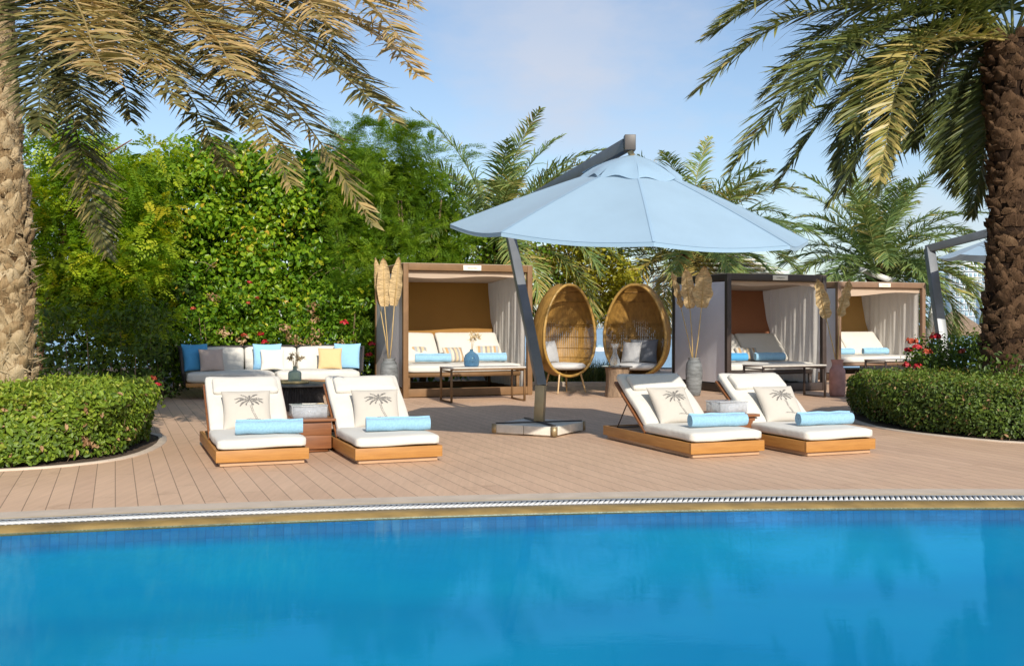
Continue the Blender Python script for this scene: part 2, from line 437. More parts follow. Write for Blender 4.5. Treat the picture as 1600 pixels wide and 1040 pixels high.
def poolmat():
    m, t, b = nt('pool_mosaic')
    v = coords(t)
    # lightly wobbling tile joints, as seen through moving water
    wob = noise(t, coords(t, 'Object', (3, 12, 3)), 1.2, 2)
    sx = t.nodes.new('ShaderNodeSeparateXYZ'); t.links.new(v, sx.inputs[0])
    ux = math_n(t, 'FRACT', math_n(t, 'DIVIDE', math_n(t, 'ADD', sx.outputs[0], math_n(t, 'MULTIPLY', wob, 0.012)), 0.05))
    uz = math_n(t, 'FRACT', math_n(t, 'DIVIDE', sx.outputs[2], 0.05))
    uy = math_n(t, 'FRACT', math_n(t, 'DIVIDE', sx.outputs[1], 0.05))
    g = math_n(t, 'MAXIMUM', math_n(t, 'LESS_THAN', ux, 0.12), math_n(t, 'MULTIPLY', math_n(t, 'LESS_THAN', uz, 0.10), 0.4))
    idx = t.nodes.new('ShaderNodeTexWhiteNoise'); idx.noise_dimensions = '3D'
    sn = t.nodes.new('ShaderNodeVectorMath'); sn.operation = 'SNAP'; sn.inputs[1].default_value = (0.05, 0.05, 0.05)
    t.links.new(v, sn.inputs[0]); t.links.new(sn.outputs[0], idx.inputs['Vector'])
    tile = ramp(t, idx.outputs['Value'], [(0, (0.004, 0.20, 0.50)), (1, (0.010, 0.25, 0.60))])
    # floor: paler further from the wall
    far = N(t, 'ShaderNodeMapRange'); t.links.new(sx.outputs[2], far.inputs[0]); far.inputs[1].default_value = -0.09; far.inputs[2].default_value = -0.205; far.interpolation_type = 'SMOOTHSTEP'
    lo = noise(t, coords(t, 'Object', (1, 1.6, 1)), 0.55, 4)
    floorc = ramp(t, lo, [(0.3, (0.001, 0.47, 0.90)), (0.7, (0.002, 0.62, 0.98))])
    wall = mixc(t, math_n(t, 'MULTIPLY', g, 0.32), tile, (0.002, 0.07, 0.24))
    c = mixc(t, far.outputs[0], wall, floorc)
    t.links.new(c, b.inputs['Base Color']); b.inputs['Roughness'].default_value = 0.6
    return m
M['pool'] = poolmat()

def watermat(name, tint, refl_col, s1, s2, strength, scale=(1,1,1), fmul=0.85):
    m, t, b = nt(name)
    v = coords(t, 'Object', scale)
    h = math_n(t, 'ADD', math_n(t, 'MULTIPLY', noise(t, v, s1, 2, 0.5), 0.45), math_n(t, 'MULTIPLY', noise(t, v, s2, 2, 0.5), 0.26))
    bp = N(t, 'ShaderNodeBump', Strength=strength, Distance=0.02); t.links.new(h, bp.inputs['Height'])
    fr = N(t, 'ShaderNodeFresnel', IOR=1.33); t.links.new(bp.outputs[0], fr.inputs['Normal'])
    gl = N(t, 'ShaderNodeBsdfGlossy', Roughness=0.015); gl.inputs[0].default_value = (*refl_col, 1); t.links.new(bp.outputs[0], gl.inputs['Normal'])
    tr = t.nodes.new('ShaderNodeBsdfTransparent'); tr.inputs[0].default_value = (*tint, 1)
    mx = t.nodes.new('ShaderNodeMixShader')
    t.links.new(math_n(t, 'MULTIPLY', fr.outputs[0], fmul), mx.inputs[0]); t.links.new(tr.outputs[0], mx.inputs[1]); t.links.new(gl.outputs[0], mx.inputs[2])
    t.links.new(mx.outputs[0], t.nodes['Material Output'].inputs[0])
    t.nodes.remove(b)
    return m
M['pool_water'] = watermat('pool_water', (0.90, 1.0, 1.0), (0.26, 0.72, 1.0), 2.6, 19.0, 0.040, (0.7, 2.8, 1), 0.64)
M['sea'] = mat('sea', (0.26, 0.42, 0.54), 0.35, 0.15, 0.05, 0.5, 0.6, 0.3)

# ------------------------------------------------------------------ reusable shapes
def cushion_bm(mb, c, s, r=0.035, puff=0.015, n=10, Mx=None, wob=0.004, seed=0, mi=0):
    rs = np.random.RandomState(seed + 3)
    h = np.array(s, float) / 2
    r = min(r, h.min() * 0.98)
    vs = []; fs = []; idx = {}
    def vid(p):
        k = tuple(np.round(p, 4))
        if k not in idx: idx[k] = len(vs); vs.append(p)
        return idx[k]
    gr = np.linspace(-1, 1, n + 1)
    gr = np.sign(gr) * np.abs(gr) ** 0.75
    for ax in range(3):
        for sg in (-1, 1):
            a1, a2 = (ax + 1) % 3, (ax + 2) % 3
            for i in range(n):
                for j in range(n):
                    q = []
                    for (ii, jj) in ((i, j), (i+1, j), (i+1, j+1), (i, j+1)):
                        p = np.zeros(3); p[ax] = sg; p[a1] = gr[ii]; p[a2] = gr[jj]
                        q.append(vid(p))
                    fs.append(q if sg > 0 else q[::-1])
    U = np.array(vs)
    inner = np.clip(U * h, -(h - r), h - r)
    off = U * h - inner
    ln = np.linalg.norm(off, axis=1, keepdims=True)
    V = inner + np.where(ln > 1e-9, off / np.maximum(ln, 1e-9) * r, 0)
    k = int(np.argmin(h)); o = [a for a in range(3) if a != k]
    V[:, k] += np.sign(U[:, k]) * puff * (1 - U[:, o[0]] ** 2) * (1 - U[:, o[1]] ** 2) * (np.abs(U[:, k]) > 0.2)
    V += wob * np.sin(V @ rs.uniform(-14, 14, (3, 3)) + rs.uniform(0, 6, 3))
    V = V + np.array(c)
    if Mx is not None: V = xf(Mx, V)
    mb.add(V, fs, mi)
    return mb

def pillow_pt(u, v, w, h, t, sgn):
    e = max(0.0, (1 - u*u) * (1 - v*v))
    x = u * w/2 * (1 - 0.07 * (1 - v*v)); z = v * h/2 * (1 - 0.07 * (1 - u*u))
    y = sgn * t/2 * e ** 0.42
    y += 0.006 * math.sin(9*u + 4*v) * e + 0.004 * math.sin(11*v - 5*u) * e
    return (x, y, z + h/2)

def pillow_bm(w, h, t, n=14, seed=0):
    mb = MB()
    f = lambda sg: (lambda a, b: pillow_pt(math.sin((a*2-1)*PI/2), math.sin((b*2-1)*PI/2), w, h, t, sg))
    mb.grid(f(-1), n, n); mb.grid(f(1), n, n)
    return mb

def make_pillow(name, label, m, w, h, t, base, yaw, lean, group=None, roll=0.0, cat='pillow'):
    """stands on its lower edge at base, leaning back by lean"""
    th = thing(name, label, cat, base, yaw, group)
    pm = pillow_bm(w, h, t)
    o = pm.build('cover', m, th, smooth=True, recalc=True)
    bm = bmesh.new(); bm.from_mesh(o.data); bmesh.ops.remove_doubles(bm, verts=bm.verts, dist=0.0008)
    bmesh.ops.recalc_face_normals(bm, faces=bm.faces); bm.to_mesh(o.data); bm.free()
    o.rotation_euler = (-lean, roll, 0)
    return th, o

def print_bm(w, h, t):
    """line drawing of a palm tree lying on the front of a pillow"""
    mb = MB()
    def S(u, v):
        p = pillow_pt(u, v, w, h, t, -1); return Vector((p[0], p[1] - 0.003, p[2]))
    def stroke(pts, wd):
        n = len(pts)
        L = []; R = []
        for i, (u, v) in enumerate(pts):
            a = pts[max(0, i-1)]; b = pts[min(n-1, i+1)]
            dx, dy = b[0]-a[0], b[1]-a[1]; l = math.hypot(dx, dy) or 1
            k = wd[i] if hasattr(wd, '__len__') else wd
            L.append(tuple(S(u - dy/l*k, v + dx/l*k))); R.append(tuple(S(u + dy/l*k, v - dx/l*k)))
        fs = [[i, i+1, n+i+1, n+i] for i in range(n-1)]
        mb.add(L + R, fs)
    rr = random.Random(5)
    cx, cy = 0.10, 0.34
    for a, ln, bend in ((112,.52,-25),(70,.52,25),(150,.62,-30),(172,.62,-34),(30,.58,32),(8,.6,34),(-24,.5,22),(206,.58,-26),(-62,.40,8),(240,.40,-8),(90,.3,0)):
        pts = []; u, v = cx, cy; an = math.radians(a)
        for i in range(13):
            pts.append((u, v)); u += math.cos(an) * ln/12; v += math.sin(an) * ln/12 * 0.8; an -= math.radians(bend)/12 * 1.6
        stroke(pts, 0.010)
        for i in range(2, 13):
            p = pts[i]; q = pts[i-1]; d = math.atan2(p[1]-q[1], p[0]-q[0])
            for sg in (-1, 1):
                if rr.random() < 0.25: continue
                l = 0.075 * (1 - abs(i-7)/9) + 0.015
                e = d + sg * 0.75
                stroke([p, (p[0]+math.cos(e)*l*.5, p[1]+math.sin(e)*l*.5), (p[0]+math.cos(e+sg*-.2)*l, p[1]+math.sin(e)*l*0.9)], [0.011, 0.009, 0.002])
    for off in (-0.03, 0.045):
        pts = [(cx + off + 0.015 + 0.26*(k/12)**1.7 + rr.uniform(-.004,.004), cy - 0.05 - 0.98*k/12) for k in range(13)]
        stroke(pts, 0.008)
    for k in range(1, 12):
        x0 = cx - 0.015 + 0.26*(k/12)**1.7; y0 = cy - 0.05 - 0.98*k/12
        stroke([(x0, y0), (x0+.035, y0-.02), (x0+.07, y0+.004)], 0.006)
    for k in range(7):
        stroke([(-.05 + .1*k + rr.uniform(-.03,.03), -.70 + rr.uniform(-.02,.03)), (.02 + .1*k, -.665), (.06 + .1*k, -.71)], 0.007)
    return mb

def towel_mesh(length, r, seed=0):
    mb = MB(); rs = random.Random(seed)
    turns = 3.2; n = 76; th = r / 3.9
    out = []; inn = []
    for i in range(n + 1):
        a = 2*PI*turns*i/n; rad = r * (0.13 + 0.87 * i/n)
        out.append((math.cos(a)*rad, math.sin(a)*rad)); inn.append((math.cos(a)*(rad-th*0.93), math.sin(a)*(rad-th*0.93)))
    ring = out + inn[::-1]; m = len(ring)
    xs = [-0.5, -0.49, -0.3, -0.1, 0.1, 0.3, 0.49, 0.5]
    vs = []
    for q, x in enumerate(xs):
        k = 0.975 if q in (0, len(xs)-1) else 1.0
        dy = 0.004*math.sin(x*9 + seed)
        for (y, z) in ring: vs.append((x*length, y*k + dy, z*k + 0.004*math.sin(x*14+y*30+seed)))
    fs = []
    for q in range(len(xs)-1):
        for i in range(m):
            j = (i+1) % m
            fs.append([q*m+i, q*m+j, (q+1)*m+j, (q+1)*m+i])
    for q in (0, len(xs)-1):
        for i in range(n): fs.append([q*m+i, q*m+i+1, q*m+m-2-i, q*m+m-1-i])
    mb.addm(vs, fs)
    return mb
TOWEL = None
def make_towel(label, loc, yaw, length=0.58, r=0.078, group='rolled blue towels', m='towel_blue', seed=0):
    me = towel_mesh(length, r, seed).mesh('rolled_towel', M[m], smooth='auto', recalc=True)
    o = bpy.data.objects.new('rolled_towel', me); COL.objects.link(o)
    o.location = (loc[0], loc[1], loc[2] + r); o.rotation_euler = (0, 0, yaw)
    return tag(o, label, 'towel', group)

def leaves(mb, c, d, nrm, L, W, fold=0.15, tint=None, mi=0):
    """oval leaves: centres c, axes d, normals nrm (n,3), lengths L, widths W"""
    n = len(c)
    d = d / np.maximum(np.linalg.norm(d, axis=1, keepdims=True), 1e-9)
    s = np.cross(d, nrm); s /= np.maximum(np.linalg.norm(s, axis=1, keepdims=True), 1e-9)
    u = np.cross(s, d)
    L = np.broadcast_to(np.asarray(L, float).reshape(-1, 1), (n, 1)); W = np.broadcast_to(np.asarray(W, float).reshape(-1, 1), (n, 1))
    B = c - d * L * 0.5; T = c + d * L * 0.5 - u * L * 0.08
    k1 = B + d * L * 0.28; k2 = B + d * L * 0.66
    up = u * W * fold
    vs = np.stack([B, k1 + s*W*0.46 + up, k2 + s*W*0.42 + up, T, k2 - s*W*0.42 + up, k1 - s*W*0.46 + up], axis=1).reshape(-1, 3)
    b = np.arange(n)[:, None] * 6
    fs = np.concatenate([b + np.array([[0,1,2,3]]), b + np.array([[0,3,4,5]])], axis=1).reshape(-1, 4)
    t = np.repeat(tint, 2) if tint is not None else 0.5
    mb.add(vs, fs, mi, t)

def rdir(n, rs):
    v = rs.normal(size=(n, 3)); return v / np.linalg.norm(v, axis=1, keepdims=True)

def clump_leaves(mb, centers, radii, per, Lr, Wk, rs, tbase, tvar=0.25, up=0.5, squash=0.8, mi=0, out=0.8):
    for ci, (c, r) in enumerate(zip(centers, radii)):
        k = max(4, int(per * (r / 0.4) ** 2))
        dr = rdir(k, rs)
        rad = r * rs.uniform(0.45, 1.05, (k, 1))
        p = np.array(c) + dr * rad * np.array([1, 1, squash])
        nr = dr * out + np.array([0, 0, up]) + rs.normal(0, 0.45, (k, 3))
        nr /= np.linalg.norm(nr, axis=1, keepdims=True)
        ax = np.cross(nr, rdir(k, rs)); ax[:, 2] -= 0.25
        L = rs.uniform(Lr[0], Lr[1], k)
        tb = tbase[ci] if hasattr(tbase, '__len__') else tbase
        t = np.clip(tb + rs.normal(0, tvar, k), 0, 1)
        leaves(mb, p, ax, nr, L, L * Wk, 0.15, t, mi)

def sprays(mb, centers, dirs, rs, length, n=9, ll=0.05, lw=0.35, tint=None, droop=0.25, mi=0):
    """feathery compound leaves: pairs of leaflets along a bending stalk"""
    K = len(centers)
    dirs = dirs / np.linalg.norm(dirs, axis=1, keepdims=True)
    side = np.cross(dirs, np.array([0, 0, 1.0]) + rs.normal(0, 0.35, (K, 3)))
    side /= np.maximum(np.linalg.norm(side, axis=1, keepdims=True), 1e-6)
    ln = rs.uniform(0.7, 1.25, (K, 1)) * length
    for i in range(n):
        t = (i + 0.6) / n
        p = centers + dirs * ln * t + np.array([0, 0, -1.0]) * ln * droop * t * t
        tg = dirs + np.array([0, 0, -1.0]) * droop * 2 * t
        for sg in (-1, 1):
            d = side * sg * 0.9 + tg * 0.55 + rs.normal(0, 0.12, (K, 3))
            d /= np.linalg.norm(d, axis=1, keepdims=True)
            nn = np.cross(d, tg); nn /= np.maximum(np.linalg.norm(nn, axis=1, keepdims=True), 1e-6)
            L = ll * (1 - 0.45 * abs(t - 0.45) * 2) * rs.uniform(0.8, 1.2, (K, 1))
            B = p; T = p + d * L; mid = p + d * L * 0.5
            w = np.cross(nn, d) * L * lw * 0.5
            vs = np.stack([B, mid + w, T, mid - w], axis=1).reshape(-1, 3)
            fs = np.arange(K)[:, None] * 4 + np.array([[0, 1, 2, 3]])
            mb.add(vs, fs, mi, tint if tint is not None else 0.5)

def catmull(pts, n):
    pts = [Vector(p) for p in pts]
    pts = [pts[0] * 2 - pts[1]] + pts + [pts[-1] * 2 - pts[-2]]
    out = []
    segs = len(pts) - 3
    for k in range(n + 1):
        x = k / n * segs; i = min(int(x), segs - 1); t = x - i
        p0, p1, p2, p3 = pts[i:i+4]
        out.append(0.5 * ((2*p1) + (p2-p0)*t + (2*p0-5*p1+4*p2-p3)*t*t + (3*p1-p0-3*p2+p3)*t**3))
    return out

def frond_mb(path, rs, ll=0.5, pairs=70, start=0.16, wid=0.026, tint=0.5, tvar=0.12, droop=0.22, rr=0.018, vfold=0.35, tipt=0.1, gap=0.0, amax=66):
    """date palm frond along a list of points; leaflets are folded blades"""
    mb = MB()
    n = len(path)
    A = np.array([tuple(p) for p in path])
    seg = np.linalg.norm(np.diff(A, axis=0), axis=1); cum = np.concatenate([[0], np.cumsum(seg)]); tot = cum[-1]
    mb.tube(path, [rr * (1 - 0.85 * i / (n-1)) for i in range(n)], 5, 0, min(1, tint + 0.2))
    ts = np.linspace(start, 0.995, pairs)
    for sg in (-1, 1):
        t = np.clip(ts + rs.uniform(-0.5, 0.5, pairs) * (1 - start) / pairs, 0, 1)
        if gap:
            t = t[rs.uniform(size=len(t)) > gap]
        k = len(t)
        s = t * tot
        p = np.stack([np.interp(s, cum, A[:, a]) for a in range(3)], axis=1)
        q = np.stack([np.interp(np.minimum(s + 0.06, tot + 0.0), cum, A[:, a]) - np.interp(np.maximum(s - 0.06, 0), cum, A[:, a]) for a in range(3)], axis=1)
        T = q / np.linalg.norm(q, axis=1, keepdims=True)
        up = np.tile(np.array([0, 0, 1.0]), (k, 1))
        S = np.cross(T, up); ls = np.linalg.norm(S, axis=1, keepdims=True)
        S = np.where(ls > 0.15, S / np.maximum(ls, 1e-6), np.array([[1.0, 0, 0]]))
        # keep a steady sideways direction where the frond hangs straight down
        S0 = S.mean(axis=0); S0 /= max(np.linalg.norm(S0), 1e-6)
        S = S * 0.6 + S0 * 0.6; S -= T * np.sum(S * T, axis=1, keepdims=True); S /= np.maximum(np.linalg.norm(S, axis=1, keepdims=True), 1e-6)
        U = np.cross(S, T)
        ang = np.radians(amax - 36 * t + rs.normal(0, 8, k))[:, None]
        vf = (vfold + rs.normal(0, 0.22, k))[:, None]
        d = np.cos(ang) * T + np.sin(ang) * (sg * S * np.cos(vf) + U * np.sin(vf))
        prof = np.sin(np.clip((t - start) / (1 - start), 0, 1) * PI * 0.86 + 0.32) ** 0.75
        L = (ll * np.maximum(prof, 0.22) * rs.uniform(0.85, 1.12, k))[:, None]
        dr = np.array([0, 0, -1.0]) * droop * L * rs.uniform(0.5, 1.5, (k, 1))
        w0 = np.cross(d, U); w0 /= np.maximum(np.linalg.norm(w0, axis=1, keepdims=True), 1e-6)
        w0 = w0 * 0.85 + U * rs.normal(0, 0.4, (k, 1))
        W = wid * rs.uniform(0.8, 1.2, (k, 1)) * 0.5
        pts = []
        for sp, ww in ((0, 0.45), (0.3, 1.0), (0.68, 0.75)):
            c = p + d * L * sp + dr * sp * sp
            pts += [c + w0 * W * ww, c - w0 * W * ww]
        pts.append(p + d * L + dr)
        vs = np.stack(pts, axis=1).reshape(-1, 3)
        b = np.arange(k)[:, None] * 7
        f4 = np.concatenate([b + np.array([[0,1,3,2]]), b + np.array([[2,3,5,4]])], axis=1).reshape(-1, 4)
        f3 = b + np.array([[4, 5, 6]])
        tt = np.clip(tint + rs.normal(0, tvar, k) + tipt * t, 0, 1)
        base = mb.n
        mb.v.append(vs); mb.n += len(vs)
        mb.f.append((f4 + base, 0, np.repeat(tt, 2))); mb.f.append((f3 + base, 0, np.clip(tt + 0.12, 0, 1)))
    return mb

def arc_path(c, az, el0, bend, length, n=14):
    p = Vector(c); out = [p.copy()]
    for i in range(n):
        s = (i + 0.5) / n
        el = el0 - bend * s ** 1.3
        p = p + Vector((math.cos(az)*math.cos(el), math.sin(az)*math.cos(el), math.sin(el))) * (length / n)
        out.append(p.copy())
    return out

def palm_trunk(mb, h, rfun, lean, rows, around, rs, bw, bh, prot, mi=0):
    """trunk covered with the stubs of cut leaf bases"""
    def ctr(z): return np.array([lean[0] * z / h, lean[1] * z / h, z])
    pts = [tuple(ctr(h * i / 24)) for i in range(25)]
    mb.tube(pts, [rfun(h * i / 24) * 0.96 for i in range(25)], 20, mi, -0.5)  # core tinted darkest to paint shade into the gaps between stubs
    z = 0.0; k = 0
    while z < h:
        f = z / h
        n = around(f); w = bw(f); bhh = bh(f); pr = prot(f)
        for j in range(n):
            a = 2 * PI * (j + 0.5 * (k % 2)) / n + rs.uniform(-0.10, 0.10)
            zz = z + rs.uniform(-0.3, 0.3) * bhh
            if zz < 0 or zz > h: continue
            r = rfun(zz); c = ctr(zz)
            er = np.array([math.cos(a), math.sin(a), 0]); et = np.array([-math.sin(a), math.cos(a), 0]); ez = np.array([0, 0, 1.0])
            if rs.uniform() < 0.07: continue
            ww = w * rs.uniform(0.65, 1.35); hh = bhh * rs.uniform(0.6, 1.5); p = pr * rs.uniform(0.3, 1.7)
            tw = rs.uniform(-0.3, 0.3) * ww; jag = rs.normal(0, 0.10, 5)
            prof = [(0.0, 0.52, -0.02), (0.30, 0.55, 0.35), (0.68, 0.42, 0.85), (1.0, 0.20, 1.0)]
            vs = []
            for (zt, wt, pt) in prof:
                for q, (sx, k2) in enumerate(((-1, 0.30), (-0.55, 0.9), (0.0, 1.05), (0.55, 0.9), (1, 0.30))):
                    vs.append(c + er * (r + p * pt * k2) + et * (ww * wt * sx + tw * zt) + ez * (hh * (zt + jag[q] * zt)) + rs.normal(0, 0.09 * pr, 3) * (0.4 + 0.6 * zt))
            for q, sx in enumerate((-1, -0.5, 0, 0.5, 1)):
                vs.append(c + er * (r + p * 0.15) + et * (ww * 0.16 * sx + tw) + ez * (hh * (0.90 + jag[q])))
            fs = []
            for q in range(4):
                for i in range(4): fs.append([q*5+i, q*5+i+1, (q+1)*5+i+1, (q+1)*5+i])
            tb_ = np.full(16, rs.uniform(0.1, 0.9)); tb_[12:] = np.clip(tb_[12:] + 0.25, 0, 1)
            mb.add(vs, fs, mi, tb_)
            for q in range(7):      # loose fibres
                a0 = c + er * (r + p * rs.uniform(0.1, 0.7)) + et * ww * rs.uniform(-0.6, 0.6) + ez * hh * rs.uniform(0.1, 0.9)
                dd = er * rs.uniform(0.1, 0.6) + et * rs.normal(0, 0.5) + ez * rs.normal(0.2, 0.6); dd = dd / np.linalg.norm(dd) * bhh * rs.uniform(0.25, 0.9)
                wv = np.cross(dd, er); wv = wv / max(np.linalg.norm(wv), 1e-6) * w * 0.035
                mb.add([a0 - wv, a0 + wv, a0 + dd], [[0, 1, 2]], mi, rs.uniform())
        z += rows(f); k += 1
    return mb

# ------------------------------------------------------------------ setting: deck, pool, beds, sea
def edge(x):
    """far edge of the pool in plan"""
    x2 = max(-7.0, min(8.0, x))
    return 6.475 + 0.159 * (x2 + 0.4) - 0.02256 * (x2 + 0.4) ** 2 + (0.0 if x == x2 else (x - x2) * (0.45 if x < 0 else -0.22))

XS = [-12 + 0.25 * i for i in range(101)]      # -12 .. 13
def band(off0, off1, z0, z1=None, name='band', m=None, drop=None):
    mb = MB()
    z1 = z0 if z1 is None else z1
    n = len(XS)
    vs = [(x, edge(x) + off0, z0) for x in XS] + [(x, edge(x) + off1, z1) for x in XS]
    fs = [[i, i+1, n+i+1, n+i] for i in range(n-1)]
    if drop is not None:
        vs += [(x, edge(x) + off0, drop) for x in XS]
        fs += [[2*n+i, 2*n+i+1, i+1, i] for i in range(n-1)]
    mb.addm(vs, fs)
    return struct(mb.build(name, m, recalc=False))

# ground under everything and the beach falling to the sea
mb = MB()
gx_ = [-60] + [-12 + 0.25 * i for i in range(101)] + [60]
gv = [(x, (edge(max(-12, min(13, x))) if abs(x) < 59 else 2.0) + 0.3, -0.05) for x in gx_] + [(x, 29, -0.05) for x in gx_]
mb.add(gv, [[i, i+1, len(gx_)+i+1, len(gx_)+i] for i in range(len(gx_)-1)])
struct(mb.build('ground', M['soil']))
mb = MB(); mb.add([(-200, 29, -0.05), (200, 29, -0.05), (200, 60, -1.7), (-200, 60, -1.7)], [[0,1,2,3]])
struct(mb.build('beach', M['sand']))
mb = MB(); mb.add([(-9000, 50, -1.5), (9000, 50, -1.5), (9000, 9000, -1.5), (-9000, 9000, -1.5)], [[0,1,2,3]])
struct(mb.build('sea', M['sea']))
# terrace
mb = MB()
n = len(XS)
back = lambda x: 19.6 if x < 2.7 else 27.0
vs = [(x, edge(x) + 0.66, 0.0) for x in XS] + [(x, back(x), 0.0) for x in XS]
mb.add(vs, [[i, i+1, n+i+1, n+i] for i in range(n-1)])
struct(mb.build('deck', M['deck']))
band(0.44, 0.66, 0.003, name='pool_kerb', m=M['kerb'])
band(0.395, 0.44, 0.004, name='pool_kerb', m=M['kerb_line'])
# drain grating along the pool: dark slot, pale slats across it
mb = MB()
vs = [(x, edge(x) + 0.205, -0.018) for x in XS] + [(x, edge(x) + 0.395, -0.018) for x in XS]
mb.add(vs, [[i, i+1, n+i+1, n+i] for i in range(n-1)], 1)
for o0, o1 in ((0.200, 0.222), (0.372, 0.395)):
    vs = [(x, edge(x) + o0, 0.002) for x in XS] + [(x, edge(x) + o1, 0.002) for x in XS]
    mb.add(vs, [[i, i+1, n+i+1, n+i] for i in range(n-1)], 0)
x = -8.0
while x < 9.5:
    y0, y1 = edge(x) + 0.222, edge(x) + 0.372
    mb.bar((x-0.022, y0, -0.006), (x+0.022, y1, -0.006), 0.022, 0.014)
    x += 0.036
struct(mb.build('drain_grating', [M['grate_white'], M['grate_dark']]))
band(0.0, 0.20, -0.004, 0.0, name='pool_coping', m=M['wet_stone'], drop=-0.03)
# basin: a short mosaic wall and a floor falling away
mb = MB()
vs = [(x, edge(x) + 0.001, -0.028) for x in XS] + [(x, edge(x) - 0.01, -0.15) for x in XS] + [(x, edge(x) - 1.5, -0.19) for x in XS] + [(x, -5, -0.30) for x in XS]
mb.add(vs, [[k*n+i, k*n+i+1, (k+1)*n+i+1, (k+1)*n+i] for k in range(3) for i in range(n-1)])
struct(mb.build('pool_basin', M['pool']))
mb = MB()
vs = [(x, -5, -0.014) for x in XS] + [(x, edge(x) - 0.0005, -0.014) for x in XS]
mb.add(vs, [[i, i+1, n+i+1, n+i] for i in range(n-1)])
struct(mb.build('pool_water', M['pool_water']))

# planting beds
LH = [(-9.5, 7.6), (-5.6, 8.05), (-4.75, 8.25), (-4.21, 8.42), (-3.85, 8.62), (-3.58, 8.95), (-3.50, 9.35), (-3.52, 9.8), (-3.62, 10.35), (-3.82, 10.9), (-4.2, 11.2), (-5.0, 11.3), (-9.5, 11.3)]
RH = [(9.5, 9.2), (7.0, 9.75), (6.0, 10.0), (5.13, 10.32), (4.72, 10.80), (4.45, 11.25), (4.31, 11.7), (4.27, 12.4), (4.38, 13.1), (4.6, 13.7), (5.2, 14.1), (6.5, 14.0), (9.5, 13.6)]
def off_poly(poly, d):
    c = np.mean(np.array(poly), axis=0); out = []
    m = len(poly)
    for i in range(m):
        p0, p1, p2 = np.array(poly[i-1]), np.array(poly[i]), np.array(poly[(i+1) % m])
        t = (p2 - p0); t = t / np.linalg.norm(t); nn = np.array([t[1], -t[0]])
        if nn @ (p1 - c) < 0: nn = -nn
        out.append(tuple(p1 + nn * d))
    return out
def chaikin(poly, it=2):
    for _ in range(it):
        q = []
        for i in range(len(poly)):
            a = np.array(poly[i]); b = np.array(poly[(i+1) % len(poly)])
            q += [tuple(a*.75 + b*.25), tuple(a*.25 + b*.75)]
        poly = q
    return poly
for poly in (LH, RH):
    ps = chaikin(poly, 1)
    a = off_poly(ps, 0.05); b = off_poly(ps, 0.13)
    mb = MB(); mb.addm([(x, y, 0.008) for x, y in a], [list(range(len(a)))])
    struct(mb.build('garden_bed', M['soil'], recalc=True))
    mb = MB(); m_ = len(a)
    vs = [(x, y, 0.012) for x, y in a] + [(x, y, 0.012) for x, y in b] + [(x, y, 0.0) for x, y in b]
    mb.add(vs, [[i, (i+1) % m_, m_ + (i+1) % m_, m_ + i] for i in range(m_)] + [[m_+i, m_+(i+1) % m_, 2*m_+(i+1) % m_, 2*m_+i] for i in range(m_)])
    struct(mb.build('bed_kerb', M['kerb'], recalc=True))

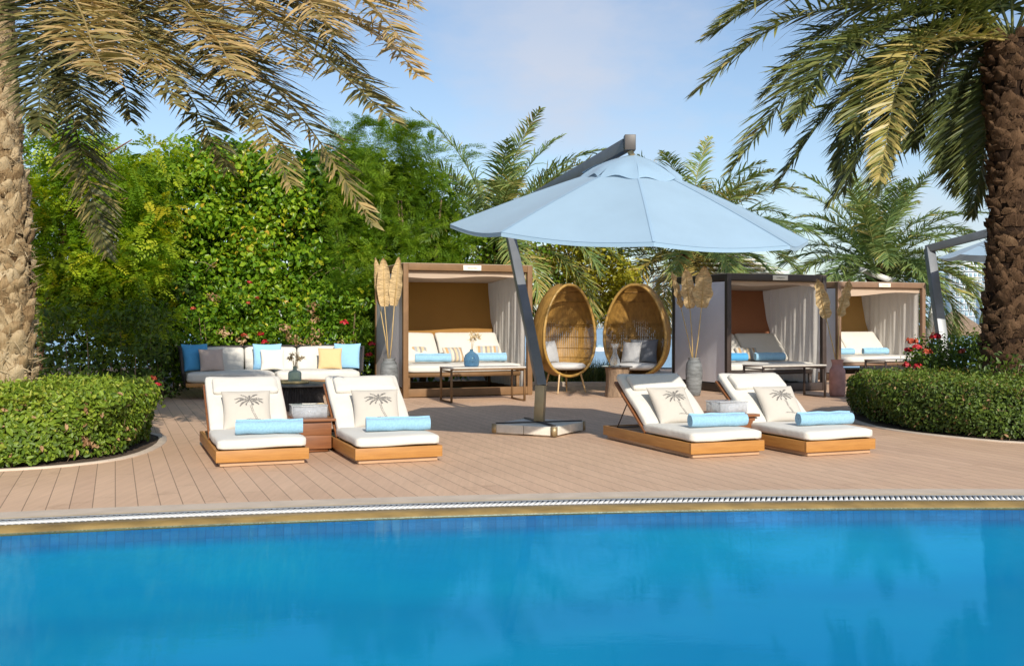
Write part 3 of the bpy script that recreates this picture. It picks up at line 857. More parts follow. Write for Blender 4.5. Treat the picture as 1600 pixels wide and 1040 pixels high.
# ------------------------------------------------------------------ hedges
def hedge(name, label, poly, h, nside, ntop, Lr, m, rs, tb, cat='hedge'):
    root = None
    mb = MB()
    poly = chaikin(poly, 2)
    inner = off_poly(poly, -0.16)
    mb.prism(inner, 0.02, h - 0.10, 1)  # near-black core painted as the shade deep between the leaves
    A = np.array(poly); B = np.roll(A, -1, axis=0)
    el = np.linalg.norm(B - A, axis=1); cen = A.mean(axis=0)
    vis = (A[:, 0] > -7.5) & (A[:, 0] < 8.0)
    pr = el * vis; pr /= pr.sum()
    i = rs.choice(len(A), nside, p=pr)
    t = rs.uniform(size=(nside, 1))
    q = A[i] * (1 - t) + B[i] * t
    tg = (B - A)[i] / el[i][:, None]; nn = np.stack([tg[:, 1], -tg[:, 0]], axis=1)
    flip = np.sum(nn * (q - cen), axis=1) < 0; nn[flip] *= -1
    z = h * rs.uniform(0.03, 1.0, nside) ** 0.8
    lump = 0.075 * np.sin(q[:, 0] * 4.1 + z * 6) + 0.04 * np.sin(q[:, 1] * 6.3 - z * 9)
    dep = np.abs(rs.normal(0, 0.07, nside)) - lump - 0.02 + 0.06 * np.clip(0.25 - z / h, 0, 1) * 4 * 0.5
    rnd = np.clip((z / h - 0.8) / 0.2, 0, 1) ** 2 * 0.10
    p = np.concatenate([q - nn * (dep + rnd)[:, None], z[:, None]], axis=1)
    nr = np.concatenate([nn, np.full((nside, 1), 0.45)], axis=1) + rs.normal(0, 0.5, (nside, 3))
    nr /= np.linalg.norm(nr, axis=1, keepdims=True)
    ax = np.cross(nr, rdir(nside, rs))
    L = rs.uniform(Lr[0], Lr[1], nside)
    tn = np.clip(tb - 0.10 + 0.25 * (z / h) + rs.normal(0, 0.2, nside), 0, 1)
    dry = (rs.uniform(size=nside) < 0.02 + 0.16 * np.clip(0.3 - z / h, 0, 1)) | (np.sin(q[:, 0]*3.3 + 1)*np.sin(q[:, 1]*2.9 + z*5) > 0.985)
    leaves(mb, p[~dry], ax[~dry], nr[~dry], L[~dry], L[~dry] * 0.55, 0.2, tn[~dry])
    leaves(mb, p[dry], ax[dry], nr[dry], L[dry], L[dry] * 0.5, 0.3, rs.uniform(0, 0.6, dry.sum()), 2)
    for g in range(220):
        c = p[rs.randint(nside)]; dd = rdir(1, rs)[0]; dd[2] = abs(dd[2]); mb.tube([c - dd*0.06, c + dd*0.07], [0.003, 0.0015], 3, 3, 0.5, False)
    # top
    lo = np.maximum(A.min(axis=0), (-7.0, 0)); hi = np.minimum(A.max(axis=0), (8.0, 99))
    pts = rs.uniform(lo, hi, (ntop * 2, 2))
    x, y = pts[:, 0], pts[:, 1]; ins = np.zeros(len(pts), bool)
    for (a, b) in zip(A, B):
        cnd = ((a[1] > y) != (b[1] > y)); xx = (b[0]-a[0]) * (y - a[1]) / ((b[1]-a[1]) if abs(b[1]-a[1]) > 1e-9 else 1e-9) + a[0]
        ins ^= cnd & (x < xx)
    pts = pts[ins][:ntop]; k = len(pts)
    zz = h - 0.03 + rs.normal(0, 0.03, k) + 0.02 * np.sin(pts[:, 0] * 5) * np.sin(pts[:, 1] * 4)
    nr = np.array([0, 0, 1.0]) + rs.normal(0, 0.5, (k, 3)); nr /= np.linalg.norm(nr, axis=1, keepdims=True)
    ax = np.cross(nr, rdir(k, rs)) + np.array([0, 0, 0.25])
    L = rs.uniform(Lr[0], Lr[1], k)
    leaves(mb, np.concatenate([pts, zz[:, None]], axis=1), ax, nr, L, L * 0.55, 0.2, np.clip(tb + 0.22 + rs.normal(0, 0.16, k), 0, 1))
    # shoots that escaped the shears
    ns = 700
    s = pts[rs.choice(k, ns)]
    zz = h + rs.uniform(0.0, 0.06, ns)
    nr = rdir(ns, rs); ax = np.array([0, 0, 1.0]) + rs.normal(0, 0.5, (ns, 3))
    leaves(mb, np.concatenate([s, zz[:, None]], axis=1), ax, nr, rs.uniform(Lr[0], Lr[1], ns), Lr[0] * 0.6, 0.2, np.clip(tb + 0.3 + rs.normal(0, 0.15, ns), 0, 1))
    o = mb.build(name, [m, M['core_shade'], M['leaf_dry'], M['twig']])
    return tag(o, label, cat)
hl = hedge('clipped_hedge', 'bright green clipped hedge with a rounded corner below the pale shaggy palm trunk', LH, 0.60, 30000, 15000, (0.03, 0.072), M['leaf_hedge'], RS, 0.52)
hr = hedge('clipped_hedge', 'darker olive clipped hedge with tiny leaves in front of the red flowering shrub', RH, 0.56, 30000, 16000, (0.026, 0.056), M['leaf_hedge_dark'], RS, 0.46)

def flower(parent, p, r, rs, m='flower_red'):
    mb = MB(); k = 22
    d = rdir(k, rs); d[:, 2] = np.abs(d[:, 2]) * 0.8
    leaves(mb, np.array(p) + d * r * rs.uniform(0.4, 1, (k, 1)), np.cross(d, rdir(k, rs)), d, r * 0.8, r * 0.6, 0.2, rs.uniform(size=k))
    o = mb.build('flower_cluster', M[m], parent)
    return o

def shrub(name, label, c, rad, h, per, Lr, m, rs, tb, flowers=(), cat='shrub', nclump=16, stems=True, group=None):
    t = thing(name, label, cat, (c[0], c[1], 0), 0, group)
    mb = MB(); cs = []; rr = []
    for i in range(nclump):
        a = rs.uniform(0, 2*PI); q = math.sqrt(rs.uniform()) * 0.8; z = rs.uniform(0.15, 0.9)
        sq = math.sqrt(max(0.1, 1 - (z - 0.45) ** 2 * 2.4))
        cs.append((math.cos(a)*q*rad[0]*sq, math.sin(a)*q*rad[1]*sq, z*h)); rr.append(min(rad)*rs.uniform(0.3, 0.55))
    clump_leaves(mb, cs, rr, per, Lr, 0.5, rs, tb)
    mb.build('foliage', m, t)
    if stems:
        for i in range(7):
            mb = MB(); cc = cs[i]
            mb.tube([(cc[0]*.15, cc[1]*.15, 0), (cc[0]*.5, cc[1]*.5, cc[2]*.5), cc], [0.014, 0.010, 0.005], 5)
            mb.build('stem', M['twig'], t)
    for (x, y, z, r, mm) in flowers: flower(t, (x, y, z), r, rs, mm)
    return t

# ------------------------------------------------------------------ sun loungers
def make_lounger(label, group):
    t = thing('sun_lounger', label, 'sun lounger', (0,0,0), 0, group)
    W, L = 0.77, 1.75
    mb = MB(); mb.box((W/2, L/2, 0.018), (W-0.07, L-0.06, 0.035)); mb.build('plinth', M['plinth_wood'], t, bevel=0.003)
    mb = MB()
    z0, z1 = 0.038, 0.135; zc = (z0+z1)/2; zh = z1-z0
    mb.box((W/2, 0.014, zc), (W, 0.028, zh))
    mb.box((0.014, L/2+0.014, zc), (0.028, L-0.028, zh-0.002)); mb.box((W-0.014, L/2+0.014, zc), (0.028, L-0.028, zh-0.002))
    mb.box((W/2, L-0.014, zc), (W-0.058, 0.028, zh-0.004))
    for i in range(12): mb.box((W/2, 0.09+i*0.142, z1-0.020), (W-0.06, 0.095, 0.02))
    mb.build('base_frame', M['lounger_wood'], t, bevel=0.003)
    # backrest board, hinged at HY, raised to about 45 degrees
    HY, A, BL = 0.89, math.radians(35), 0.78
    R = Matrix.Translation((0, HY, 0.135)) @ Matrix.Rotation(A, 4, 'X')
    mb = MB()
    for xx in (0.035, W-0.035): mb.box((xx, BL/2, 0.012), (0.045, BL, 0.024), R)
    for i in range(9): mb.box((W/2, 0.05+i*0.0875, 0.012), (W-0.12, 0.06, 0.018), R)
    mb.build('backrest_frame', M['redwood'], t, bevel=0.002)
    mb = MB()
    q = R @ Vector((0, 0.50, -0.002))
    for xx in (0.06, W-0.06):
        mb.tube([(xx, q.y, q.z), (xx, q.y+0.24, 0.13)], 0.007, 6)
    mb.tube([(0.06, q.y+0.24, 0.132), (W-0.06, q.y+0.24, 0.132)], 0.007, 6)
    mb.build('back_strut', M['dark_metal'], t)
    mb = MB(); cushion_bm(mb, (W/2, 0.47, 0.183), (W-0.03, 0.93, 0.088), 0.03, 0.012, 12, None, 0.004, 2)
    mb.build('seat_cushion', M['white_cushion'], t, smooth=True)
    mb = MB(); cushion_bm(mb, (W/2, 0.42, 0.068), (W-0.06, 0.78, 0.08), 0.03, 0.012, 12, R, 0.005, 5)
    mb.build('back_cushion', M['white_cushion'], t, smooth=True)
    mb = MB(); cushion_bm(mb, (W/2, 0.61, 0.130), (W-0.16, 0.22, 0.065), 0.034, 0.012, 10, R, 0.005, 8)
    mb.build('headrest', M['white_cushion'], t, smooth=True)
    return t
LS = [((-2.455, 8.49), 'white cushioned teak sun lounger nearest the clipped hedge, left of the red side table'),
      ((-1.325, 8.66), 'white cushioned teak sun lounger right of the red side table, nearest the grey stone vase'),
      ((1.583, 9.05), 'white cushioned teak sun lounger standing nearest the concrete parasol base, its strut showing'),
      ((2.640, 9.18), 'white cushioned teak sun lounger nearest the olive hedge, red backrest board showing')]
L0 = None; LG = 'teak sun loungers by the pool'
WH = ['on the lounger nearest the bright hedge', 'on the lounger right of the red side table', 'on the lounger nearest the parasol base', 'on the lounger nearest the olive hedge']
PB = print_bm(0.45, 0.42, 0.15)
pp0 = None
TWX = [0.47, 0.46, 0.47, 0.47]; TWY = [0.24, 0.33, 0.30, 0.34]
for i, (o, lab) in enumerate(LS):
    if L0 is None:
        L0 = make_lounger(lab, LG); L0.location = (o[0], o[1], 0.004); L0.rotation_euler = (0, 0, TH)
    else:
        dup(L0, (o[0], o[1], 0.004), TH, lab)
    # printed pillow leaning on the backrest
    x, y = loc2w(o, [0.36, 0.40, 0.38, 0.40][i], 0.84)
    lab2 = 'beige pillow printed with a palm tree ' + WH[i]
    yaw = TH + [-0.03, -0.10, 0.10, -0.02][i]
    if pp0 is None:
        pp0, cv = make_pillow('printed_pillow', lab2, M['linen'], 0.45, 0.42, 0.15, (x, y, 0.225), yaw, math.radians(36), 'palm print pillows on the loungers')
        pr = PB.build('palm_print', M['print_ink'], cv)
    else:
        dup(pp0, (x, y, 0.225), yaw, lab2)
    x, y = loc2w(o, TWX[i], TWY[i])
    make_towel('rolled light blue towel lying ' + WH[i], (x, y, 0.236), TH + [-0.17, -0.15, -0.10, -0.10][i], 0.57, 0.068, 'towels on the loungers', seed=i)

# side tables between the loungers, with clear boxes on top
def make_side_table(label):
    t = thing('side_table', label, 'side table', (0,0,0), 0, 'red wood side tables')
    mb = MB()
    w, d, h = 0.33, 0.42, 0.285
    for k in range(2):
        mb.box((w/2, 0.011, 0.03+0.127*k+0.0625), (w, 0.022, 0.1245)); mb.box((w/2, d-0.011, 0.03+0.127*k+0.0625), (w, 0.022, 0.1245))
        mb.box((0.011, d/2, 0.03+0.127*k+0.0625), (0.020, d-0.046, 0.1245)); mb.box((w-0.011, d/2, 0.03+0.127*k+0.0625), (0.020, d-0.046, 0.1245))
    mb.build('cabinet', M['redwood'], t, bevel=0.003)
    mb = MB(); mb.box((w/2, d/2, 0.015), (w-0.05, d-0.05, 0.03)); mb.build('plinth', M['redwood'], t)
    mb = MB()
    for k in range(4): mb.box((w/2, -0.035+0.0615+0.123*k, h+0.014), (w+0.07, 0.121, 0.024))
    mb.build('table_top', M['redwood'], t, bevel=0.003)
    return t
st0 = None
for o, lab, lab2 in ((loc2w(LS[0][0], 0.775, 0.72), 'red wood box side table with overhanging top between the loungers nearest the sofa', 'clear acrylic box on the side table in front of the round coffee table'),
                     (loc2w(LS[2][0], 0.765, 0.62), 'red wood box side table half hidden between the loungers nearest the olive hedge', 'clear acrylic box on the side table near the tall grey vase')):
    if st0 is None: st0 = make_side_table(lab); st0.location = (*o, 0.004); st0.rotation_euler = (0,0,TH)
    else: dup(st0, (*o, 0.004), TH, lab)
    b = thing('acrylic_box', lab2, 'box', (*loc2w(o, 0.0, 0.10), 0.004 + 0.285+0.027), TH, 'clear boxes on the side tables')
    mb = MB(); w, d, h = 0.31, 0.26, 0.105
    mb.box((w/2, 0.004, h/2), (w, 0.008, h)); mb.box((w/2, d-0.004, h/2), (w, 0.008, h)); mb.box((0.004, d/2, h/2), (0.008, d-0.018, h)); mb.box((w-0.004, d/2, h/2), (0.008, d-0.018, h))
    mb.box((w/2, d/2, 0.006), (w-0.018, d-0.018, 0.008))
    mb.build('box_body', M['acrylic'], b)
    mb = MB(); mb.box((w/2, d/2, h+0.007), (w+0.012, d+0.012, 0.010)); mb.build('lid', M['acrylic'], b, bevel=0.002)
    mb = MB()
    for k in range(5): mb.box((w/2, d/2-0.0, 0.018+k*0.013), (w*0.78-0.02*(k % 2), d*0.72, 0.010))
    mb.build('paper_stack', M['white_paint'], b)

# ------------------------------------------------------------------ cantilever parasol
def parasol():
    c = Vector((0.30, 11.27, 0))
    t = thing('cantilever_parasol', 'large pale blue octagonal parasol on a slanted grey pole above the loungers', 'parasol', c, 0)
    ba = math.radians(-28.5)
    Rz = Matrix.Rotation(ba, 4, 'Z')
    s = 0.76
    for k, (cx, cy) in enumerate(((-1, -1), (1, -1), (1, 1), (-1, 1))):
        mb = MB()
        mb.box((cx*s/4, cy*s/4, 0.063), (s/2-0.008, s/2-0.008, 0.095), Rz)
        mb.box((cx*s/4+0.03*cx, cy*s/4+0.03*cy, 0.010), (s/2-0.14, s/2-0.14, 0.018), Rz)
        slab = mb.build('base_slab', M['concrete'], t, bevel=0.008)
        m2 = MB()
        m2.box((cx*(s/2-0.024)+0.0, cy*(s/2+0.001), 0.062), (0.05, 0.010, 0.100), Rz); m2.box((cx*(s/2+0.001), cy*(s/2-0.024), 0.062), (0.010, 0.046, 0.100), Rz)
        m2.build('corner_bracket', M['brass_sunlit_metal'], slab)
    mb = MB()
    for a in (0, PI/2):
        Ra = Matrix.Rotation(ba + a + PI/4, 4, 'Z'); mb.box((0, 0, 0.119 + 0.002*(a > 0)), (s*1.30, 0.05, 0.010), Ra)
    mb.build('base_cross', M['dark_metal'], t)
    kink = Vector((0.02, 0.02, 0.52)); top = Vector((-0.37, 1.15, 2.52))
    mb = MB(); mb.bar((0,0,0.124), kink, 0.105, 0.105, (0.3,1,0)); mb.build('pole_foot', M['brass_sunlit_metal'], t, bevel=0.006)  # foot belongs to the grey pole; its warm tone paints sunlight on it
    mb = MB(); mb.bar(kink - (top-kink).normalized()*0.02, top, 0.105, 0.105, (1,0.2,0)); mb.build('pole', M['parasol_metal'], t, bevel=0.006)
    hub = Vector((1.087, 9.50, 2.045)) - c
    hubtop = Vector((1.075, 9.36, 2.845)) - c
    d = (hubtop - top)
    mb = MB(); mb.bar(top - d.normalized()*0.05, hubtop - d.normalized()*0.06, 0.075, 0.115, (0,0,1)); mb.build('arm', M['parasol_metal'], t, bevel=0.005)
    mb = MB(); mb.box(tuple(hubtop), (0.10, 0.12, 0.14), None); mb.build('arm_end', M['dark_metal'], t, bevel=0.004)
    # canopy plane: tilts down towards the pool and slightly to the right
    Rr = 1.665
    slx, sly = -0.045, 0.134
    nrm = Vector((-slx, -sly, 1)).normalized()
    def rimz(x, y): return slx*x + sly*y
    apex = hub + nrm * 0.665
    mb = MB(); mb.tube([hubtop - Vector((0,0,0.06)), apex + Vector((0,0,0.0))], 0.028, 10); mb.build('hanger', M['brass_sunlit_metal'], t, smooth='auto')
    corners = []
    for k in range(8):
        a = -PI/2 + k*PI/4
        x, y = Rr*math.cos(a), Rr*math.sin(a)
        corners.append(hub + Vector((x, y, rimz(x, y))))
    mb = MB(); nu, nv = 10, 12
    for k in range(8):
        A, B = corners[k], corners[(k+1) % 8]
        def fn(u, v, A=A, B=B):
            r = 0.07 + 0.93*v
            p = apex.lerp(A.lerp(B, u), r)
            sag = 0.045 * math.sin(PI*u) * r * (0.35 + 0.65 * r)
            p = p - nrm*sag + (apex - p).normalized() * (0.02 * math.sin(PI*u) * (v > 0.97))
            q = p + nrm * 0.05 * math.sin(PI * r) * 0.4
            return tuple(q)
        mb.grid(fn, nu, nv)
    o = mb.build('canopy', M['canopy_blue'], t, smooth='auto')
    for k in range(8):
        ms = MB(); L = []; Q = []
        for q in range(13):
            r = 0.07 + 0.93*q/12; p = apex.lerp(corners[k], r) + nrm * (0.05*math.sin(PI*r)*0.4 + 0.003)
            sd = (corners[k]-apex).cross(nrm).normalized()*0.011
            L.append(tuple(p + sd)); Q.append(tuple(p - sd))
        ms.add(L + Q, [[i, i+1, 13+i+1, 13+i] for i in range(12)]); ms.build('seam', M['canopy_blue'], o)
    mbh = MB()
    for k in range(8):
        A, B = corners[k], corners[(k+1) % 8]
        def fh(u, v, A=A, B=B):
            p = A.lerp(B, u); r = 1.0
            p = p - nrm*0.045*math.sin(PI*u) + (apex - p).normalized() * 0.02 * math.sin(PI*u)
            return tuple(p + Vector((0,0,-0.035*v)) - (p-hub).normalized()*0.004)
        mbh.grid(fh, 10, 1)
    mbh.build('hem', M['canopy_blue'], o)
    # raised vent cap with a loose wavy edge
    mb = MB(); rs = random.Random(4)
    for k in range(8):
        A, B = corners[k], corners[(k+1) % 8]
        def fc(u, v, A=A, B=B, k=k):
            r = 0.005 + 0.285*v
            p = apex.lerp(A.lerp(B, u), r)
            wav = 0.035*math.sin(u*2*PI*1.0 + k*1.7) * max(0, v-0.45) / 0.55
            return tuple(p + nrm*(0.050 + wav*0.6 - 0.035*max(0, v-0.8)/0.2*0.8*(1+0.6*math.sin(5*u+k)) + 0.02*math.sin(PI*v)) + (apex - p).normalized()*wav*0.5)
        mb.grid(fc, 10, 8)
    mb.build('vent_cap', M['canopy_blue'], t, smooth='auto')
    for k in range(8):
        m1 = MB(); a = apex.lerp(corners[k], 0.06) - nrm*0.06; b = corners[k] - nrm*0.03 - (corners[k]-hub)*0.02
        m1.bar(a, b, 0.020, 0.026); m1.build('rib', M['parasol_metal'], t)
    mb = MB(); mb.tube([apex - nrm*0.02, apex - nrm*0.60], 0.022, 10)
    mb.tube([apex - nrm*0.54, apex - nrm*0.63], 0.045, 10); mb.build('hub_post', M['dark_metal'], t, smooth='auto')
    for k in range(8):
        m1 = MB(); m1.bar(apex - nrm*0.57, apex.lerp(corners[k], 0.5) - nrm*0.045, 0.014, 0.02); m1.build('stretcher', M['parasol_metal'], t)
parasol()

# ------------------------------------------------------------------ cabanas with day beds
def cabana(label, o, w, d, h, fm, backm, ceilm, leftm, drape, base_z=0.13, fw=0.085, slope=True):
    t = thing('cabana', label, 'cabana', (o[0], o[1], 0.004), TH, 'canvas cabanas')
    P_ = [(fw/2, fw/2), (w-fw/2, fw/2), (w-fw/2, d-fw/2), (fw/2, d-fw/2)]
    for (x, y) in P_:
        mb = MB(); mb.box((x, y, h/2), (fw, fw, h)); mb.build('post', M[fm], t, bevel=0.004)
    mb = MB(); bh = 0.11
    mb.box((w/2, fw/2+0.002, h-bh/2+0.003), (w-2*fw-0.004+0.001, fw-0.008, bh)); mb.box((w/2, d-fw/2, h-bh/2), (w-2*fw, fw-0.008, bh))
    for x in (fw/2, w-fw/2): mb.box((x, d/2, h-bh/2), (fw-0.008, d-2*fw, bh))
    mb.build('roof_beam', M[fm], t, bevel=0.003)
    mb = MB()
    mb.box((w/2, fw/2+0.002, base_z/2+0.01), (w-2*fw, fw-0.01, base_z)); mb.box((w/2, d-fw/2, base_z/2+0.01), (w-2*fw, fw-0.01, base_z))
    for x in (fw/2, w-fw/2): mb.box((x, d/2, base_z/2+0.01), (fw-0.01, d-2*fw, base_z))
    mb.build('base_beam', M[fm], t, bevel=0.003)
    mb = MB(); mb.box((w/2, d/2, 0.025), (w-2*fw-0.02, d-2*fw-0.02, 0.04)); mb.build('platform', M['dark_frame'], t)
    # ceiling cloth, falling a little to the back and sagging at its front edge
    mb = MB()
    def fce(u, v):
        return (fw + (w-2*fw)*u, fw*0.6 + (d-1.6*fw)*v, h-0.125 - 0.10*v - 0.03*math.sin(PI*v)*math.sin(PI*u))
    mb.grid(fce, 10, 10)
    mb.grid(lambda u, v: (fw+0.003 + (w-2*fw-0.006)*u, fw+0.012, h-0.112 - (0.085 + 0.02*math.sin(u*7) + drape*(1-u))*v), 14, 2)
    mb.build('ceiling_cloth', M[ceilm], t, smooth=True)
    mb = MB(); mb.box((w/2, d/2, h+0.004), (w-0.02, d-0.02, 0.012)); mb.build('roof_cloth', M[ceilm], t)
    mb = MB()
    def fb(u, v):
        y = d - fw - 0.02 - 0.34*(1 - v)**1.4*(1 if slope else 0)
        return (fw+0.01 + (w-2*fw-0.02)*u, y + 0.012*math.sin(PI*u)*math.sin(PI*v), 0.62 + (h-0.78)*v)
    mb.grid(fb, 10, 10); mb.build('back_panel', M[backm], t, smooth=True)
    # outer canvas wall on the near side, loose curtain on the other
    mb = MB()
    mb.grid(lambda u, v: (0.018 + 0.006*math.sin(u*11+v*2), fw + (d-2*fw)*u, 0.16 + (h-0.29)*v), 16, 6)
    mb.build('side_canvas', M[leftm], t, smooth=True)
    mb = MB()
    def fcu(u, v):
        fold = 0.022*math.sin(u*36 + 1.5*math.sin(v*2)) + 0.012*math.sin(u*73+v)
        return (w - fw - 0.03 + fold*(0.5+0.5*(1-v)), fw*1.2 + (d-2.4*fw)*u, 0.12 + (h-0.25)*v)
    mb.grid(fcu, 90, 8); mb.build('side_curtain', M['curtain'], t, smooth=True)
    # name plate with a line of handwriting
    mb = MB(); mb.box((w*0.52, -0.008, h-0.055), (0.31, 0.014, 0.085)); pl = mb.build('name_plate', M['sign_plate'], t, bevel=0.002)
    mb = MB(); rs = random.Random(int(w*1000))
    pts = []
    for k in range(46):
        a = k/45
        pts.append(Vector((w*0.52 - 0.085 + 0.17*a + 0.005*math.cos(k*1.35), -0.0175, h-0.055 + 0.009*math.sin(k*1.35) + 0.012*(rs.random() < 0.18) - 0.003)))
    mb.tube(pts, 0.0022, 4); mb.build('lettering', M['sign_ink'], pl)
    return t

def daybed(label, o, w, d, z0, fm, y0=0.22, back=0.5, split=0.42):
    t = thing('daybed', label, 'daybed', (*loc2w(o, 0.11, y0), 0.004), TH, 'white daybeds in the cabanas')
    W = w - 0.24; D = d - y0 - 0.25
    mb = MB()
    mb.box((W/2, 0.03, z0-0.035), (W, 0.05, 0.07)); mb.box((W/2, D-0.03, z0-0.035), (W, 0.05, 0.07)); mb.box((0.025, D/2, z0-0.036), (0.05, D-0.12, 0.07)); mb.box((W-0.025, D/2, z0-0.036), (0.05, D-0.12, 0.07))
    for k in range(10): mb.box((W/2, 0.12+k*(D-0.24)/9, z0-0.02), (W-0.12, 0.07, 0.02))
    mb.build('bed_frame', M[fm], t)
    for x in (0.04, W-0.04):
        for y in (0.035, D-0.035):
            mb = MB(); mb.box((x, y, (z0-0.072)/2+0.022), (0.05, 0.05, z0-0.072-0.045)); mb.build('leg', M[fm], t)
    mb = MB(); cushion_bm(mb, (W/2, D/2-0.03, z0+0.068), (W+0.03, D, 0.135), 0.05, 0.012, 12, None, 0.005, 4); mb.build('mattress', M['white_cushion'], t, smooth=True)
    xs = [(0.0, W*split-0.012), (W*split+0.012, W)]
    for k, (a, b) in enumerate(xs):
        R = Matrix.Translation((0, D-0.62, z0+0.13)) @ Matrix.Rotation(math.radians(47), 4, 'X')
        mb = MB(); cushion_bm(mb, ((a+b)/2, 0.30, 0.05), (b-a, 0.66, 0.13), 0.05, 0.015, 10, R, 0.005, 9+k); mb.build('back_cushion', M['white_cushion'], t, smooth=True)
    return t

def low_table(label, o, top='table_stone', fm='bronze_frame', L=1.21, D=0.56, h=0.53):
    t = thing('coffee_table', label, 'coffee table', (o[0], o[1], 0.004), TH, 'metal framed tables before the cabanas')
    q = 0.028
    for x in (q/2, L-q/2):
        for y in (q/2, D-q/2):
            mb = MB(); mb.box((x, y, h/2-0.02), (q, q, h-0.045)); mb.build('leg', M[fm], t)
        for zz in (0.012, h-0.058):
            mb = MB(); mb.box((x, D/2, zz), (q-0.004, D-2*q, 0.022)); mb.build('rail', M[fm], t)
    mb = MB(); mb.box((L/2, q/2, h-0.032), (L, q, 0.024)); mb.box((L/2, D-q/2, h-0.032), (L, q, 0.024)); mb.build('top_frame', M[fm], t)
    mb = MB(); mb.box((L/2, D/2, h-0.009), (L+0.01, D+0.01, 0.02)); mb.build('table_top', M[top], t, bevel=0.003)
    return t

C1 = (-1.74, 16.41); C2 = (3.70, 17.6); C3 = (6.78, 21.3)
cabana('bronze framed canvas cabana with warm brown back panel behind the slanted parasol pole', C1, 2.236, 1.96, 2.16, 'bronze_frame', 'canvas_brown', 'ceiling_fabric', 'side_canvas', 0.02)
cabana('dark brown framed cabana with a plain white outer wall, behind the tall grey vase', C2, 2.08, 1.87, 2.05, 'dark_frame', 'canvas_rust', 'ceiling_fabric', 'side_white', -0.02)
cabana('tan framed cabana furthest off, beside the pink vase and red flowering shrub', C3, 2.32, 2.0, 2.06, 'tan_frame', 'canvas_tan', 'ceiling_fabric', 'side_white', 0.09)
daybed('white daybed with two back cushions inside the bronze framed cabana', C1, 2.236, 1.96, 0.385, 'bronze_frame')
daybed('white daybed in dappled shade inside the dark brown cabana', C2, 2.08, 1.87, 0.36, 'dark_frame', split=0.5)
daybed('white daybed inside the tan cabana furthest off', C3, 2.32, 2.0, 0.36, 'tan_frame', split=0.5)
T1 = (-0.917, 15.36); T2 = (3.95, 16.11); T3 = (6.75, 18.5)
low_table('pale topped table with thin bronze legs in front of the brown backed cabana', T1, 'table_stone', 'bronze_frame')
low_table('table with thin dark legs in front of the dark brown cabana', T2, 'table_stone', 'dark_frame')
low_table('table with dark frame half hidden by the olive hedge before the tan cabana', T3, 'table_stone', 'dark_frame')

def in_cab(o, x, y, z): 
    q = loc2w(o, x, y); return (q[0], q[1], z)
SG = 'striped cushions in the cabanas'
sp = [
 (C1, 0.22, 1.02, 0.536, 0.40, 0.30, 'striped cushion half behind the front post in the brown backed cabana', 0.15),
 (C1, 0.63, 1.08, 0.536, 0.42, 0.30, 'grey and sand striped cushion behind the towel nearest the post of the brown backed cabana', 0.05),
 (C1, 1.16, 0.86, 0.536, 0.40, 0.28, 'striped cushion left of the blue bottle in the brown backed cabana', 0.25),
 (C1, 1.80, 1.02, 0.536, 0.46, 0.30, 'striped cushion right of the blue bottle, by the white curtain', -0.2),
 (C2, 0.42, 0.95, 0.51, 0.42, 0.28, 'sand striped cushion behind the darker towel in the dark brown cabana', 0.1),
 (C2, 1.00, 0.85, 0.51, 0.45, 0.27, 'striped cushion between the two towels in the dark brown cabana', -0.15),
 (C3, 0.55, 1.05, 0.51, 0.42, 0.28, 'pale striped cushion behind the left towel in the tan cabana', 0.1),
]
for (o, x, y, z, w, h, lab, yw) in sp:
    make_pillow('striped_cushion', lab, M['stripes'], w, h, 0.15, in_cab(o, x, y, z), TH + yw, math.radians(28), SG, cat='cushion')
tw = [(C1, 0.66, 0.55, 0.544, 'rolled blue towel beside the front post in the brown backed cabana', 0.60, 0.078, 'towel_blue'),
      (C1, 1.68, 0.55, 0.544, 'rolled blue towel behind the blue bottle in the brown backed cabana', 0.56, 0.078, 'towel_blue'),
      (C2, 0.44, 0.52, 0.52, 'deeper blue rolled towel beside the front post in the dark brown cabana', 0.56, 0.078, 'pillow_blue'),
      (C2, 1.24, 0.52, 0.52, 'light blue rolled towel near the curtain in the dark brown cabana', 0.56, 0.078, 'towel_blue'),
      (C3, 0.52, 0.52, 0.52, 'light blue rolled towel beside the front post in the tan cabana', 0.56, 0.078, 'towel_blue'),
      (C3, 1.42, 0.52, 0.52, 'light blue rolled towel near the curtain in the tan cabana', 0.58, 0.078, 'towel_blue')]
for k, (o, x, y, z, lab, ln, r, m) in enumerate(tw):
    make_towel(lab, in_cab(o, x, y, z), TH - 0.22, ln, r, 'towels in the cabanas', m, k + 5)

